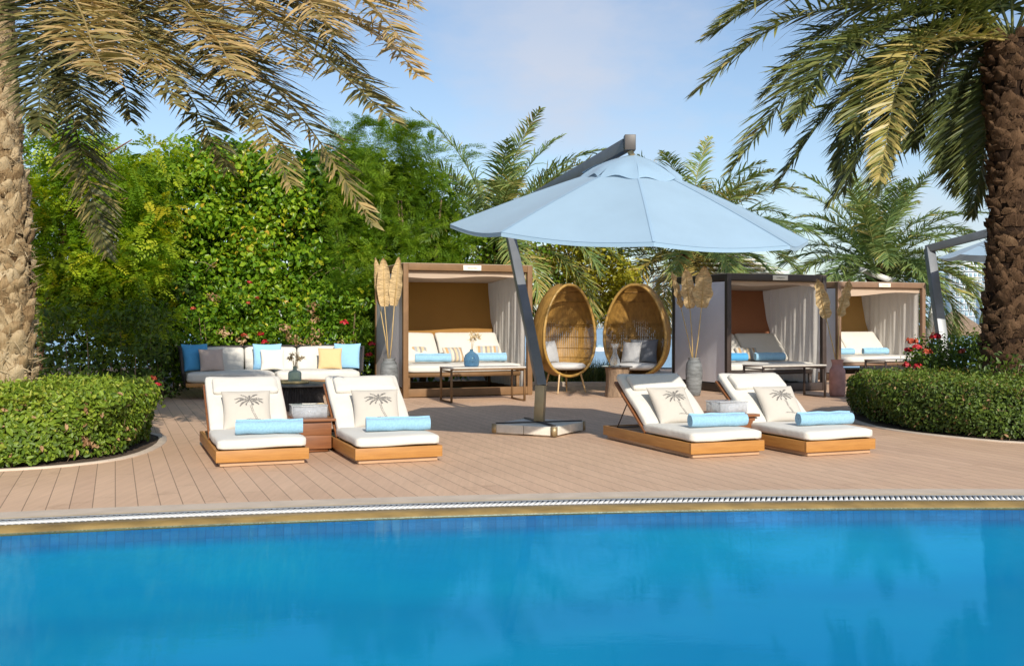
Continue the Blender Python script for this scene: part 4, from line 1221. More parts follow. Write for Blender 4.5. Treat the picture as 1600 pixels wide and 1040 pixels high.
# ------------------------------------------------------------------ egg chairs
def egg_chair(label, loc, rz):
    t = thing('egg_chair', label, 'chair', (*loc, 0.004), rz, 'rattan egg chairs')
    H0, H1, R, cut = 0.27, 1.90, 0.56, 0.16
    def rad(s):
        k = 2*s - 1
        return R * math.sqrt(max(0.0, 1 - k*k)) ** 0.92 * (1 - 0.17*k)
    def pt(s, a, sc=1.0):
        r = rad(s) * sc
        return Vector((r*math.cos(a), r*math.sin(a)*1.02, H0 + (H1-H0)*s))
    mb = MB()
    NA = 104
    for i in range(NA):
        a = 2*PI*i/NA
        run = []
        for k in range(41):
            s = 0.015 + 0.97*k/40
            p = pt(s, a)
            if p.y > -cut: run.append(p)
            else:
                if len(run) > 2: strand(mb, run)
                run = []
        if len(run) > 2: strand(mb, run)
    for s in (0.06, 0.12, 0.2, 0.3, 0.42, 0.54, 0.56, 0.80, 0.9):
        pts = []
        for k in range(61):
            a = -PI/2 + 2*PI*k/60
            p = pt(s, a, 0.985)
            if p.y > -cut: pts.append(p)
        if len(pts) > 3: mb.tube(pts, 0.006, 5)
    mb.build('shell', M['rattan'], t)
    # rim where the front is cut open
    rim = []
    N_ = 60
    ss = [s for s in np.linspace(0.012, 0.985, 240) if rad(s) > cut]
    s0, s1 = ss[0], ss[-1]
    for k in range(N_+1):
        s = s0 + (s1-s0)*(0.5-0.5*math.cos(PI*k/N_)); r = rad(s); rim.append(Vector((math.sqrt(max(0, r*r-cut*cut)), -cut, H0+(H1-H0)*s)))
    loop = rim + [Vector((-p.x, p.y, p.z)) for p in rim[::-1]]
    loop.append(loop[0])
    mb = MB(); mb.tube(loop, 0.026, 8, cap=False); mb.build('rim', M['rattan_rim'], t, smooth=True)
    for (x, y) in ((-0.22, -0.16), (0.22, -0.16), (-0.18, 0.2), (0.18, 0.2)):
        mb = MB(); mb.tube([(x, y, 0.36), (x*1.35, y*1.35, 0.0)], [0.018, 0.012], 8); mb.build('leg', M['leg_wood'], t, smooth='auto')
    mb = MB()
    pr = [(0.001, 0.0), (0.30, 0.0), (0.375, 0.03), (0.385, 0.065), (0.34, 0.105), (0.001, 0.125)]
    mb.lathe(pr, 30, (0, 0.03, 0.40)); mb.build('seat_cushion', M['seat_grey'], t, smooth=True, recalc=True)
    return t
def strand(mb, run):
    n = len(run); L = []; Rr = []
    for i, p in enumerate(run):
        d = (run[min(i+1, n-1)] - run[max(0, i-1)]).normalized()
        out = Vector((p.x, p.y, 0)); out = out.normalized() if out.length > 1e-4 else Vector((1,0,0))
        s = d.cross(out); s = s.normalized() if s.length > 1e-4 else Vector((1,0,0))
        r = math.hypot(p.x, p.y); w = min(0.0160, 0.0025 + r*0.025)
        L.append(tuple(p + s*w + out*0.0)); Rr.append(tuple(p - s*w)); 
    mid = [tuple(p + Vector((p.x, p.y, 0)).normalized()*0.006) for p in run]
    mb.add(L + mid + Rr, [[i, i+1, n+i+1, n+i] for i in range(n-1)] + [[n+i, n+i+1, 2*n+i+1, 2*n+i] for i in range(n-1)])
E1 = (0.91, 17.75); E2 = (2.16, 17.65)
egg_chair('golden rattan egg chair nearest the brown backed cabana, opening turned right', E1, math.radians(33))
egg_chair('golden rattan egg chair beside the stump table, opening turned left', E2, math.radians(-24))
def rel(o, rz, x, y): return (o[0] + x*math.cos(rz) - y*math.sin(rz), o[1] + x*math.sin(rz) + y*math.cos(rz))
q = rel(E1, math.radians(33), -0.17, 0.10); make_pillow('scatter_cushion', 'small grey cushion inside the egg chair turned right', M['pillow_lightgrey'], 0.34, 0.40, 0.14, (*q, 0.515), math.radians(50), 0.25, 'grey egg chair cushions', cat='cushion')
q = rel(E2, math.radians(-24), 0.05, 0.17); make_pillow('scatter_cushion', 'large dark grey cushion inside the egg chair turned left', M['pillow_grey'], 0.50, 0.42, 0.15, (*q, 0.515), math.radians(-22), 0.25, 'grey egg chair cushions', cat='cushion')
q = rel(E2, math.radians(-24), -0.14, 0.02); make_pillow('scatter_cushion', 'lighter grey cushion leaning on the dark one in the egg chair turned left', M['pillow_lightgrey'], 0.36, 0.38, 0.13, (*q, 0.515), math.radians(-34), 0.3, 'grey egg chair cushions', cat='cushion')

t = thing('stump_table', 'tree stump side table with a round smoked glass top between the egg chairs', 'side table', (1.72, 16.75, 0.004))
mb = MB(); rs = np.random.RandomState(2)
prof = [(0.205, 0), (0.20, 0.06), (0.185, 0.2), (0.18, 0.34), (0.195, 0.44), (0.20, 0.48)]
seg = 26; vs = []
for (r, z) in prof:
    for k in range(seg):
        a = 2*PI*k/seg; rr = r*(1 + 0.05*math.sin(3*a+1) + 0.03*math.sin(7*a)); vs.append((rr*math.cos(a), rr*math.sin(a), z))
fs = [[i*seg+k, i*seg+(k+1) % seg, (i+1)*seg+(k+1) % seg, (i+1)*seg+k] for i in range(len(prof)-1) for k in range(seg)] + [[(len(prof)-1)*seg+k for k in range(seg)]]
mb.addm(vs, fs); mb.build('stump', M['stump'], t, smooth='auto')
mb = MB(); mb.lathe([(0.001, 0), (0.25, 0), (0.255, 0.008), (0.25, 0.016), (0.001, 0.016)], 40, (0, 0, 0.482), cap=False); mb.build('table_top', M['smoked_glass'], t, smooth='auto')

def bottle(name, label, loc, prof, m, cat='vase', seg=24):
    t = thing(name, label, cat, loc)
    mb = MB(); mb.lathe(prof, seg, cap=False); mb.build('glass', m, t, smooth=True)
    return t
def dried(parent, z, n, spread, ln, rs, leafy=False):
    mb = MB()
    for i in range(n):
        a = rs.uniform(0, 2*PI); sp = rs.uniform(0.1, 1)*spread
        e = Vector((math.cos(a)*sp, math.sin(a)*sp, z+ln*rs.uniform(0.6, 1.0)))
        mb.tube([(0,0,z-0.05), (e.x*0.35, e.y*0.35, z+(e.z-z)*0.6), e], [0.0025, 0.002, 0.0012], 4)
        k = 14; d = rdir(k, rs)
        leaves(mb, np.array(e) + d*0.03*rs.uniform(0.2, 1, (k,1)), d, np.cross(d, rdir(k, rs)), 0.05 if not leafy else 0.09, 0.012, 0.1, rs.uniform(size=k))
    mb.build('dried_flowers', M['dried_flower'], parent)
rs = np.random.RandomState(21)
b = bottle('glass_jar', 'clear glass carafe on the stump table', (1.68, 16.72, 0.504), [(0.001,0),(0.075,0),(0.085,0.03),(0.08,0.10),(0.05,0.17),(0.03,0.22),(0.04,0.30),(0.07,0.36)], M['glass_clear'])
b = bottle('glass_vase', 'ribbed blue glass bottle vase on the pale topped table', (*loc2w(T1, 0.42, 0.27), 0.536), [(0.001,0),(0.10,0),(0.118,0.03),(0.12,0.12),(0.10,0.18),(0.05,0.22),(0.028,0.235),(0.025,0.262),(0.033,0.265)], M['glass_blue'])
dried(b, 0.26, 9, 0.20, 0.25, rs, True)

# ------------------------------------------------------------------ floor vases with dried leaves
def floor_vase(label, loc, prof, m, lf, group='floor vases with dried leaves', scale=1.0):
    t = thing('floor_vase', label, 'vase', (*loc, 0.004), 0, group)
    mb = MB(); mb.lathe([(r*scale, z*scale) for r, z in prof], 30, cap=False); mb.build('vase_body', m, t, smooth=True)
    zt = prof[-1][1]*scale
    for k, (tip, low, wid, yaw, wavy) in enumerate(lf):
        tip = Vector(tip); low = Vector(low); base = Vector((0.02*math.cos(k*2), 0.02*math.sin(k*2), zt-0.25))
        mb = MB(); mb.tube([base, base.lerp(low, 0.5) + Vector((0.01, 0, 0)), low], [0.009, 0.008, 0.007], 6); mb.tube([low, low.lerp(tip, 0.5), tip], [0.007, 0.005, 0.002], 5)
        st = mb.build('stem', M['stem'], t)
        mb = MB(); ax = (tip - low); ln = ax.length; ax.normalize()
        sd = Vector((math.cos(yaw), math.sin(yaw), 0)); sd = (sd - ax*sd.dot(ax)).normalized(); nn = ax.cross(sd)
        def fl(u, v):
            prf = (math.sin(PI*min(1, v*0.93+0.055)**0.8))**0.62
            if v > 0.93: prf *= max(0.05, 1-((v-0.93)/0.07)**2*0.8)
            x = (u*2-1)
            ww = wid/2*prf*(1 + wavy*0.10*math.sin(v*17+k))
            return tuple(low + ax*(ln*v) + sd*(x*ww) + nn*(0.05*wid*math.cos(x*PI/2)*1.2 + wavy*0.018*math.sin(v*26+x*2)*abs(x) - 0.10*wid*x*x))
        mb.grid(fl, 10, 26); lo = mb.build('dried_leaf', M['dry_leaf'], st, smooth=True)
    return t
grey_prof = [(0.001,0),(0.10,0),(0.115,0.06),(0.135,0.25),(0.14,0.42),(0.125,0.54),(0.095,0.585),(0.09,0.60),(0.10,0.635)]
V1 = (-1.98, 16.50); V2 = (3.02, 17.0); V3 = (5.35, 16.84)
def vl(v, tp, lp, dy=0.0):
    a = P(*tp, v[1]+dy) - Vector((v[0], v[1], 0)); b = P(*lp, v[1]+dy) - Vector((v[0], v[1], 0)); return a, b
floor_vase('short grey stone vase holding three woven straw leaves, beside the brown backed cabana', V1, [(r*1.05, z) for r, z in grey_prof], M['vase_grey'],
  [(*vl(V1, (586,403), (593,476), 0.08), 0.17, 0.9, 0.35), (*vl(V1, (599,403), (601,479), -0.06), 0.23, 0.1, 0.35), (*vl(V1, (624,402), (616,478), -0.10), 0.22, -0.3, 0.5)])
floor_vase('tall grey stone vase holding three dried leaves, before the white cabana wall', V2, grey_prof, M['vase_grey'],
  [(*vl(V2, (1049,424), (1064,481), 0.05), 0.16, 0.6, 1.0), (*vl(V2, (1071,419), (1078,482), -0.05), 0.24, 0.1, 1.0), (*vl(V2, (1101,416), (1096,481), -0.10), 0.31, -0.1, 1.0)], scale=0.99)
pink_prof = [(0.001,0),(0.115,0),(0.128,0.05),(0.132,0.30),(0.125,0.43),(0.095,0.48),(0.085,0.50),(0.085,0.54),(0.105,0.60)]
floor_vase('pink clay vase holding two dried leaves, between the dark and the tan cabanas', V3, pink_prof, M['vase_pink'],
  [(*vl(V3, (1276,436), (1291,498), -0.05), 0.24, 0.2, 1.0), (*vl(V3, (1327,436), (1311,494), 0.12), 0.24, 0.5, 1.0)])

# ------------------------------------------------------------------ sofa and coffee table by the shrubs
SO = (-5.09, 16.0)
t = thing('garden_sofa', 'long white cushioned garden sofa with dark rope back in front of the shrubs', 'sofa', (*SO, 0.004), TH)
W, D = 2.78, 0.86
mb = MB(); mb.box((W/2, 0.02, 0.225), (W, 0.04, 0.06)); mb.box((W/2, D-0.02, 0.225), (W, 0.04, 0.06)); mb.box((0.02, D/2, 0.225), (0.04, D-0.08, 0.056)); mb.box((W-0.02, D/2, 0.225), (0.04, D-0.08, 0.056))
for k in range(9): mb.box((0.25+k*0.285, D/2, 0.235), (0.08, D-0.09, 0.02))
mb.build('seat_frame', M['lounger_wood'], t, bevel=0.004)
for x in (0.36, W-0.36, 0.06, W-0.06):
    for y in ((0.10, D-0.08) if x in (0.36, W-0.36) else ()):
        mb = MB(); mb.box((x, y, 0.097), (0.06, 0.06, 0.194)); mb.build('leg', M['redwood'], t)
mb = MB()
for x0, y0, x1, y1 in ((0.0, D, W, D), (0.0, 0.15, 0.0, D), (W, 0.15, W, D)):
    ln = math.hypot(x1-x0, y1-y0); k = int(ln/0.03)
    for i in range(k+1):
        x = x0+(x1-x0)*i/k; y = y0+(y1-y0)*i/k
        ox = (-0.07 if x0 == 0.0 and x1 == 0.0 else 0.07 if x0 == W else 0); oy = 0.08 if y0 == D and y1 == D else 0
        mb.tube([(x, y, 0.21), (x+ox*0.5, y+oy*0.5, 0.5), (x+ox, y+oy, 0.80)], 0.011, 4)
mb.build('rope_weave', M['rope'], t)
mb = MB()
mb.tube([(-0.04, 0.13, 0.40), (-0.07, 0.17, 0.80), (-0.075, D+0.04, 0.81), (0.0, D+0.085, 0.81), (W, D+0.085, 0.81), (W+0.075, D+0.04, 0.81), (W+0.07, 0.17, 0.80), (W+0.04, 0.13, 0.40)], 0.018, 8)
mb.build('back_rail', M['rope'], t, smooth='auto')
for k in range(2):
    mb = MB(); cushion_bm(mb, (W/4+k*W/2, D/2-0.06, 0.34), (W/2-0.03, D-0.10, 0.165), 0.06, 0.02, 12, None, 0.006, 30+k); mb.build('seat_cushion', M['white_cushion'], t, smooth=True)
for k in range(3):
    R = Matrix.Translation((0, D-0.26, 0.40)) @ Matrix.Rotation(math.radians(-14), 4, 'X')
    mb = MB(); cushion_bm(mb, (0.10+0.43+k*0.865, 0.07, 0.21), (0.85, 0.16, 0.44), 0.06, 0.03, 10, R, 0.007, 40+k); mb.build('back_cushion', M['white_cushion'], t, smooth=True)
SP = [('pillow_blue', 0.20, 0.40, 0.47, 0.45, 'deep blue pillow in the left corner of the garden sofa', 0.45, 0.25),
      ('pillow_taupe', 0.42, 0.25, 0.40, 0.37, 'taupe pillow leaning before the deep blue pillow on the garden sofa', 0.25, 0.30),
      ('pillow_sky', 1.30, 0.40, 0.47, 0.44, 'light blue pillow in the middle of the garden sofa', -0.08, 0.22),
      ('cream_pillow', 1.36, 0.24, 0.38, 0.35, 'cream pillow before the light blue pillow in the middle of the garden sofa', -0.05, 0.28),
      ('pillow_sky', 2.60, 0.36, 0.46, 0.44, 'light blue pillow in the right corner of the garden sofa', -0.4, 0.24),
      ('pillow_ochre', 2.30, 0.24, 0.40, 0.37, 'ochre yellow pillow on the right half of the garden sofa', -0.22, 0.30)]
for (m, x, y, w, h, lab, yw, ln) in SP:
    make_pillow('sofa_pillow', lab, M[m], w, h, 0.15, (*loc2w(SO, x, y), 0.435), TH + yw, ln, 'pillows on the garden sofa')

CTB = (-3.02, 14.3)
t = thing('coffee_table', 'round slate topped coffee table with dark rope drum base before the sofa', 'coffee table', (*CTB, 0.004))
mb = MB(); mb.lathe([(0.001,0),(0.50,0),(0.51,0.006),(0.51,0.028),(0.50,0.034),(0.001,0.034)], 48, (0,0,0.33), cap=False); mb.build('table_top', M['slate'], t, smooth='auto')
mb = MB()
for i in range(110):
    a = 2*PI*i/110; mb.tube([(0.40*math.cos(a), 0.40*math.sin(a), 0.015), (0.37*math.cos(a), 0.37*math.sin(a), 0.16), (0.41*math.cos(a), 0.41*math.sin(a), 0.328)], 0.008, 4)
mb.lathe([(0.36, 0.0), (0.355, 0.16), (0.36, 0.325)], 30, cap=False)
mb.build('rope_base', M['rope'], t)
t = thing('tray', 'round woven straw tray on the slate coffee table', 'tray', (CTB[0]-0.02, CTB[1]-0.08, 0.368))
mb = MB(); mb.lathe([(0.001,0),(0.20,0),(0.225,0.014),(0.23,0.034),(0.22,0.034),(0.205,0.014),(0.001,0.010)], 40, cap=False)
for k in range(3):
    pts = [(0.212*math.cos(2*PI*i/40), 0.212*math.sin(2*PI*i/40), 0.012+0.011*k) for i in range(41)]; mb.tube(pts, 0.008, 5)
mb.build('tray_body', M['tray'], t)
b = bottle('glass_vase', 'square shouldered green glass vase of dried flowers on the straw tray', (CTB[0]+0.0, CTB[1]-0.06, 0.38), [(0.001,0),(0.085,0),(0.092,0.015),(0.092,0.13),(0.075,0.155),(0.03,0.17),(0.026,0.21),(0.034,0.225)], M['glass_green'])
dried(b, 0.22, 16, 0.15, 0.17, rs)

# ------------------------------------------------------------------ foreground date palms
def big_palm(label, base, h, rfun, lean, trunk_args, m_tr, m_fr, fronds, generic, rs, tint, ll, Y0, pr=70, wid=0.03):
    t = thing('date_palm', label, 'palm tree', (base[0], base[1], 0.0), 0)
    mb = MB(); palm_trunk(mb, h, rfun, lean, *trunk_args, rs=rs, **{}) if False else palm_trunk(mb, h, rfun, lean, trunk_args[0], trunk_args[1], rs, trunk_args[2], trunk_args[3], trunk_args[4])
    mb.build('trunk', M[m_tr], t)
    o = Vector((base[0], base[1], 0))
    crown = Vector((base[0]+lean[0], base[1]+lean[1], h))
    for (pts, dz, tn, lk) in fronds:
        n = len(pts)
        wp = [crown + Vector((0, 0, 0.0)) - o]
        for i, (px, py) in enumerate(pts):
            y = crown.y + dz * ((i+1)/n) ** 1.1
            wp.append(P(px, py, y) - o)
        path = catmull(wp, 26)
        mb = frond_mb(path, rs, ll*lk, pr, 0.12, wid, tn*0.88, 0.16, 0.20, 0.020, amax=76, tipt=0.22, gap=0.12)
        mb.build('frond', M[m_fr], t)
    for (az, el, bend, ln) in generic:
        path = arc_path(tuple(crown - o), math.radians(az), math.radians(el), math.radians(bend), ln, 18)
        mb = frond_mb(path, rs, ll, pr//2, 0.14, 0.045, tint, 0.13, 0.30, 0.022)
        mb.build('frond', M[m_fr], t)
    return t, crown
rsp = np.random.RandomState(33)
LP = (-5.14, 10.4)
def lr(z): return 0.275 - 0.016*z - 0.018*math.sin(z*2.1+0.5)
lf_left = [
 # ((via pixels..., tip), depth change, tint (low paints fronds as shaded), leaflet scale)
 ([(60,-60),(116,0),(145,70),(168,125)], -4.00, 0.72, 0.85),
 ([(45,-40),(90,80),(122,220),(168,402)], -1.68, 0.18, 0.75),
 ([(110,-70),(219,40),(290,140),(356,268)], -2.32, 0.16, 0.8),
 ([(170,-70),(328,45),(394,153),(456,295)], -2.80, 0.50, 0.9),
 ([(200,-60),(372,82),(481,197),(583,352)], -2.56, 0.45, 0.8),
 ([(220,-100),(415,18),(525,108),(618,192)], -2.92, 0.40, 1.0),
 ([(240,-130),(459,-4),(590,52),(655,120)], -2.44, 0.80, 1.0),
 ([(110,-90),(200,-15),(225,50),(240,110)], -2.52, 0.58, 0.75),
 ([(120,-100),(250,-30),(330,50),(372,125)], -3.64, 0.74, 0.9),
 ([(30,-60),(52,20),(60,110),(62,210)], -1.90, 0.10, 0.8),
 ([(240,-150),(430,-60),(560,-5),(640,75)], -3.28, 0.70, 1.0),
 ([(80,-80),(150,10),(185,100),(205,190)], -1.66, 0.12, 0.8),
 ([(200,-120),(390,-30),(490,40),(560,130)], -1.84, 0.35, 1.0),
 ([(150,-110),(300,-50),(400,20),(468,110)], -3.16, 0.66, 1.0),
 ([(130,-80),(260,0),(330,90),(385,200)], -2.02, 0.24, 0.95),
 ([(90,-80),(165,-20),(225,60),(275,165)], -2.74, 0.45, 0.9),
 ([(60,-50),(100,30),(120,110),(130,200)], -1.72, 0.12, 0.9),
 ([(230,-160),(420,-90),(560,-60),(648,10)], -2.80, 0.75, 1.0),
 ([(180,-140),(330,-90),(450,-30),(530,60)], -3.76, 0.78, 1.0),
]
gen = [(200, 50, 95, 3.6), (160, 60, 100, 3.6), (140, 40, 90, 3.4), (240, 40, 90, 3.4), (225, 65, 95, 3.2), (120, 15, 80, 3.0), (190, 10, 80, 3.4), (170, 80, 80, 2.8)]
big_palm('tall date palm with a thick pale shaggy trunk and tan drooping fronds', LP, 5.05, lr, (-0.20, 0.0),
   (lambda f: 0.07 if f < 0.12 else 0.095 if f < 0.45 else 0.085, lambda f: 17 if f < 0.12 else 13 if f < 0.45 else 14, lambda f: 0.13 if f < 0.12 else 0.17 if f < 0.45 else 0.15, lambda f: 0.10 if f < 0.12 else 0.19 if f < 0.45 else 0.13, lambda f: 0.04 if f < 0.12 else 0.060 if f < 0.45 else 0.05),
   'trunk_tan', 'frond_tan', lf_left, gen, rsp, 0.45, 0.62, 10.4, 210, 0.024)
RP = (6.50, 13.3)
def rr_(z): return 0.315 + 0.03*math.sin(z*1.3+1) + 0.02*(z > 3.6) - 0.01*z + 0.04*max(0, 1-z)
lf_right = [  # the highest tint paints one frond as sunlit
 ([(1500,-10),(1350,-25),(1210,-5),(1098,62)], -0.6, 0.45, 0.9),
 ([(1520,10),(1400,2),(1225,35),(1082,148)], -1.0, 0.50, 0.95),
 ([(1500,20),(1394,30),(1262,112),(1140,270)], -1.4, 0.42, 0.95),
 ([(1500,40),(1400,75),(1300,168),(1210,296)], 0.4, 0.25, 0.8),
 ([(1510,60),(1440,110),(1370,205),(1294,322)], 0.6, 0.16, 0.85),
 ([(1540,60),(1457,64),(1405,130),(1374,282)], -2.6, 0.88, 0.7),
 ([(1530,70),(1475,95),(1447,150),(1424,230)], 1.0, 0.14, 0.9),
 ([(1550,75),(1505,120),(1490,190),(1482,262)], 0.8, 0.16, 0.8),
 ([(1565,85),(1543,140),(1538,230),(1519,338)], 0.5, 0.22, 0.75),
 ([(1500,10),(1380,40),(1300,90),(1235,190)], -2.2, 0.38, 0.95),
 ([(1500,30),(1420,70),(1350,140),(1310,262)], -0.4, 0.15, 0.95),
 ([(1520,-20),(1420,-60),(1290,-60),(1160,-10)], 0.4, 0.4, 0.95),
 ([(1480,45),(1400,110),(1345,190),(1318,300)], 1.2, 0.14, 0.9),
 ([(1500,5),(1390,0),(1290,50),(1190,150)], 0.8, 0.3, 1.0),
 ([(1510,15),(1420,30),(1320,90),(1230,200)], 1.4, 0.2, 1.0),
 ([(1490,-30),(1370,-50),(1230,-30),(1120,40)], -1.6, 0.5, 1.0),
 ([(1530,40),(1450,50),(1380,110),(1330,210)], -1.8, 0.45, 0.9),
 ([(1525,60),(1460,110),(1405,190),(1368,300)], 1.3, 0.14, 0.9),
 ([(1570,90),(1525,160),(1505,230),(1500,300)], 1.2, 0.16, 0.8),
 ([(1535,50),(1470,75),(1425,140),(1400,235)], 0.2, 0.22, 0.9),
]
gen = [(0, 40, 90, 3.6), (30, 55, 100, 3.6), (60, 30, 90, 3.6), (320, 50, 100, 3.4), (290, 65, 95, 3.4), (90, 65, 95, 3.6), (345, 15, 80, 3.4), (120, 75, 90, 3.2), (240, 80, 90, 3.0), (180, 75, 85, 3.4), (75, 10, 70, 3.2)]
big_palm('date palm with a dark brown scaly trunk and green arching fronds, behind the olive hedge', RP, 4.85, rr_, (0.0, 0.0),
   (lambda f: 0.10, lambda f: 12, lambda f: 0.18, lambda f: 0.13, lambda f: 0.048 if f < 0.8 else 0.07),
   'trunk_dark', 'frond_green', lf_right, gen, rsp, 0.45, 0.70, 13.3, 200, 0.031)

def date_palm(label, base, crown_z, n, length, rs, tint, seed_az=0.0, tr=0.24, group='date palms behind the cabanas', lowdry=True, extra=()):
    t = thing('date_palm', label, 'palm tree', (base[0], base[1], -0.04), 0, group)
    mb = MB(); palm_trunk(mb, crown_z, lambda z: tr, (0, 0), lambda f: 0.14, lambda f: 9, rs, lambda f: 0.18, lambda f: 0.16, lambda f: 0.06)
    mb.build('trunk', M['trunk_dark'], t)
    for i in range(n):
        f = (i + 0.5) / n
        az = seed_az + i * 2.39996 + rs.uniform(-0.2, 0.2)
        el = math.radians(84 - 92 * f + rs.uniform(-6, 6)); bend = math.radians(58 + 52 * f + rs.uniform(-14, 14))
        L = length * rs.uniform(0.85, 1.1) * (1 - 0.15 * f)
        path = arc_path((0.08*math.cos(az), 0.08*math.sin(az), crown_z-0.05), az, el, bend, L, 12)
        tn = tint + (0.30 if (lowdry and f > 0.80) else 0) + rs.uniform(-0.12, 0.14)
        frond_mb(path, rs, 0.60, 90, 0.14, 0.034, tn, 0.14, 0.30, 0.020, 0.40, amax=72).build('frond', M['frond_far'], t)
    for (az, el, bend, L, tn) in extra:
        frond_mb(arc_path((0, 0, crown_z-0.05), math.radians(az), math.radians(el), math.radians(bend), L, 12), rs, 0.52, 80, 0.16, 0.036, tn, 0.12, 0.18, 0.018, 0.45).build('frond', M['frond_far'], t)
    return t
date_palm('date palm with pale green fronds rising behind the brown backed cabana', (-0.36, 22.4), 2.85, 42, 3.5, rsp, 0.62, 0.4)
date_palm('date palm with dense dark and golden fronds rising behind the blue parasol', (4.09, 23.7), 2.80, 54, 3.35, rsp, 0.60, 1.1)
date_palm('blue green date palm standing free behind the tan cabana', (9.36, 26.2), 2.65, 48, 3.25, rsp, 0.52, 2.0, lowdry=False, extra=((-38, 10, 75, 3.4, 0.75), (-25, 20, 80, 3.4, 0.7), (-50, 5, 70, 3.0, 0.7)))

# ------------------------------------------------------------------ shrubs and trees on the left
rsv = np.random.RandomState(91)
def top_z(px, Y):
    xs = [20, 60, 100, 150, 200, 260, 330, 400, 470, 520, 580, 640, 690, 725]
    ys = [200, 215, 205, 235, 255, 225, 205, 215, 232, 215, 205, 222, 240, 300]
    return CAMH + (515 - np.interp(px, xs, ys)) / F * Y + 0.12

# broad leaved shrub in the middle
def broad_tree():
    Y0 = 18.6
    t = thing('broadleaf_tree', 'big dense tree with glossy bright green round leaves behind the garden sofa', 'tree', (-4.6, Y0, 0), 0)
    o = np.array([-4.6, Y0, 0])
    cs = []; rr = []; tb = []
    for i in range(640):
        px = rsv.uniform(165, 575); Y = rsv.uniform(17.4, 19.6)
        zt = top_z(px, Y) - 0.30
        z = rsv.uniform(0.15, 1) ** 0.85 * zt
        Y = 17.7 + 0.9*(px-215)/355 + 0.25 * z * (z / zt) + rsv.uniform(0, 1.1)
        if math.sin(px*0.043+1.0)*math.sin(z*3.1+px*0.017) > 0.62 - 0.25*(z < 1.6) and rsv.uniform() < 0.85: continue
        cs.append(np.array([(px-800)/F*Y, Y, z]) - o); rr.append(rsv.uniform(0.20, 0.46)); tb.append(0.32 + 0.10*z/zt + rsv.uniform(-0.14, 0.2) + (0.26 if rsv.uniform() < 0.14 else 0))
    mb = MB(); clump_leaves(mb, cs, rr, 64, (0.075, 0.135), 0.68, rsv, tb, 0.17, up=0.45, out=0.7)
    # inner foliage, tinted dark to stand for shade
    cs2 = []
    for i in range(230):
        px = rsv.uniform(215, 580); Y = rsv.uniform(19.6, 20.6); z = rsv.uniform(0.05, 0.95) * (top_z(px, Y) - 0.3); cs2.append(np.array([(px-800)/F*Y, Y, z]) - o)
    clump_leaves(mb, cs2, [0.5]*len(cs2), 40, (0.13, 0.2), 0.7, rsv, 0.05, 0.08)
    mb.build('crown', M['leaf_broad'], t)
    mb = MB()
    for i in range(6):
        x = rsv.uniform(-1.4, 1.6); y = rsv.uniform(0.8, 1.3)
        mb.tube([(x*0.5, y, 0), (x*0.8, y, 1.0), (x*1.2, y, 2.0), (x*1.5, y, 3.2)], [0.06, 0.05, 0.035, 0.015], 7)
    mb.build('trunk', M['twig'], t)
    for i in range(45):
        mb = MB(); c = cs[rsv.randint(len(cs))] - np.array([0, 0.25, 0]); d = rdir(1, rsv)[0]; d[1] = -abs(d[1])*0.5; d[2] = d[2]*0.8
        ln = rsv.uniform(0.25, 0.6)
        mb.tube([c, c + d*ln*0.5 + np.array([0,0,0.04]), c + d*ln], [0.008, 0.006, 0.003], 4)
        mb.build('twig', M['twig'], t)
    return t
broad_tree()

def feather_tree():
    base = np.array([-7.35, 16.9, 0])
    t = thing('feathery_tree', 'leaning tree with reddish trunk and yellow green feathery leaves beside the pale palm trunk', 'tree', tuple(base), 0)
    mb = MB()
    q = [P(62, 560, 16.9), P(75, 480, 16.9), P(92, 410, 16.9), P(106, 345, 16.9), P(125, 290, 17.0)]
    pts = [(q[0].x-base[0]-0.05, 0, 0)] + [tuple(Vector(p) - Vector(base)) for p in q]
    mb.tube(catmull(pts, 16), [0.075 - 0.0025*i for i in range(17)], 8)
    for k in range(9):
        s = Vector(pts[3 + k % 3]); e = s + Vector((rsv.uniform(-0.6, 1.6), rsv.uniform(-0.7, 0.8), rsv.uniform(0.2, 1.2)))
        mb.tube([s, s.lerp(e, 0.5) + Vector((0,0,0.12)), e], [0.035, 0.022, 0.008], 6)
    mb.build('trunk', M['bark_red'], t)
    C = []; Dd = []; T = []
    for i in range(430):
        px = rsv.uniform(30, 270); Y = rsv.uniform(16.3, 18.3)
        zt = top_z(px, Y) - 0.15
        py0 = 505 if px < 190 else 520
        z = rsv.uniform(1.25 if px < 150 else 0.9, zt)
        if px > 190 and rsv.uniform() < (px - 190) / 90: continue
        c = np.array([(px-800)/F*Y, Y, z]) - base
        k = rsv.randint(9, 17); d = rdir(k, rsv); d[:, 2] = d[:, 2]*0.6 + 0.05
        C.append(c + d*rsv.uniform(0.05, 0.25, (k,1))); Dd.append(d); T.append(np.full(k, 0.45 + rsv.uniform(-0.25, 0.3) + (0.25 if rsv.uniform() < 0.2 else 0)))
    C = np.concatenate(C); Dd = np.concatenate(Dd); T = np.clip(np.concatenate(T) + rsv.normal(0, 0.1, len(C)), 0, 1)
    mb = MB(); sprays(mb, C, Dd, rsv, 0.36, 8, 0.10, 0.46, T, 0.3)
    mb.build('crown', M['leaf_feather'], t)
feather_tree()

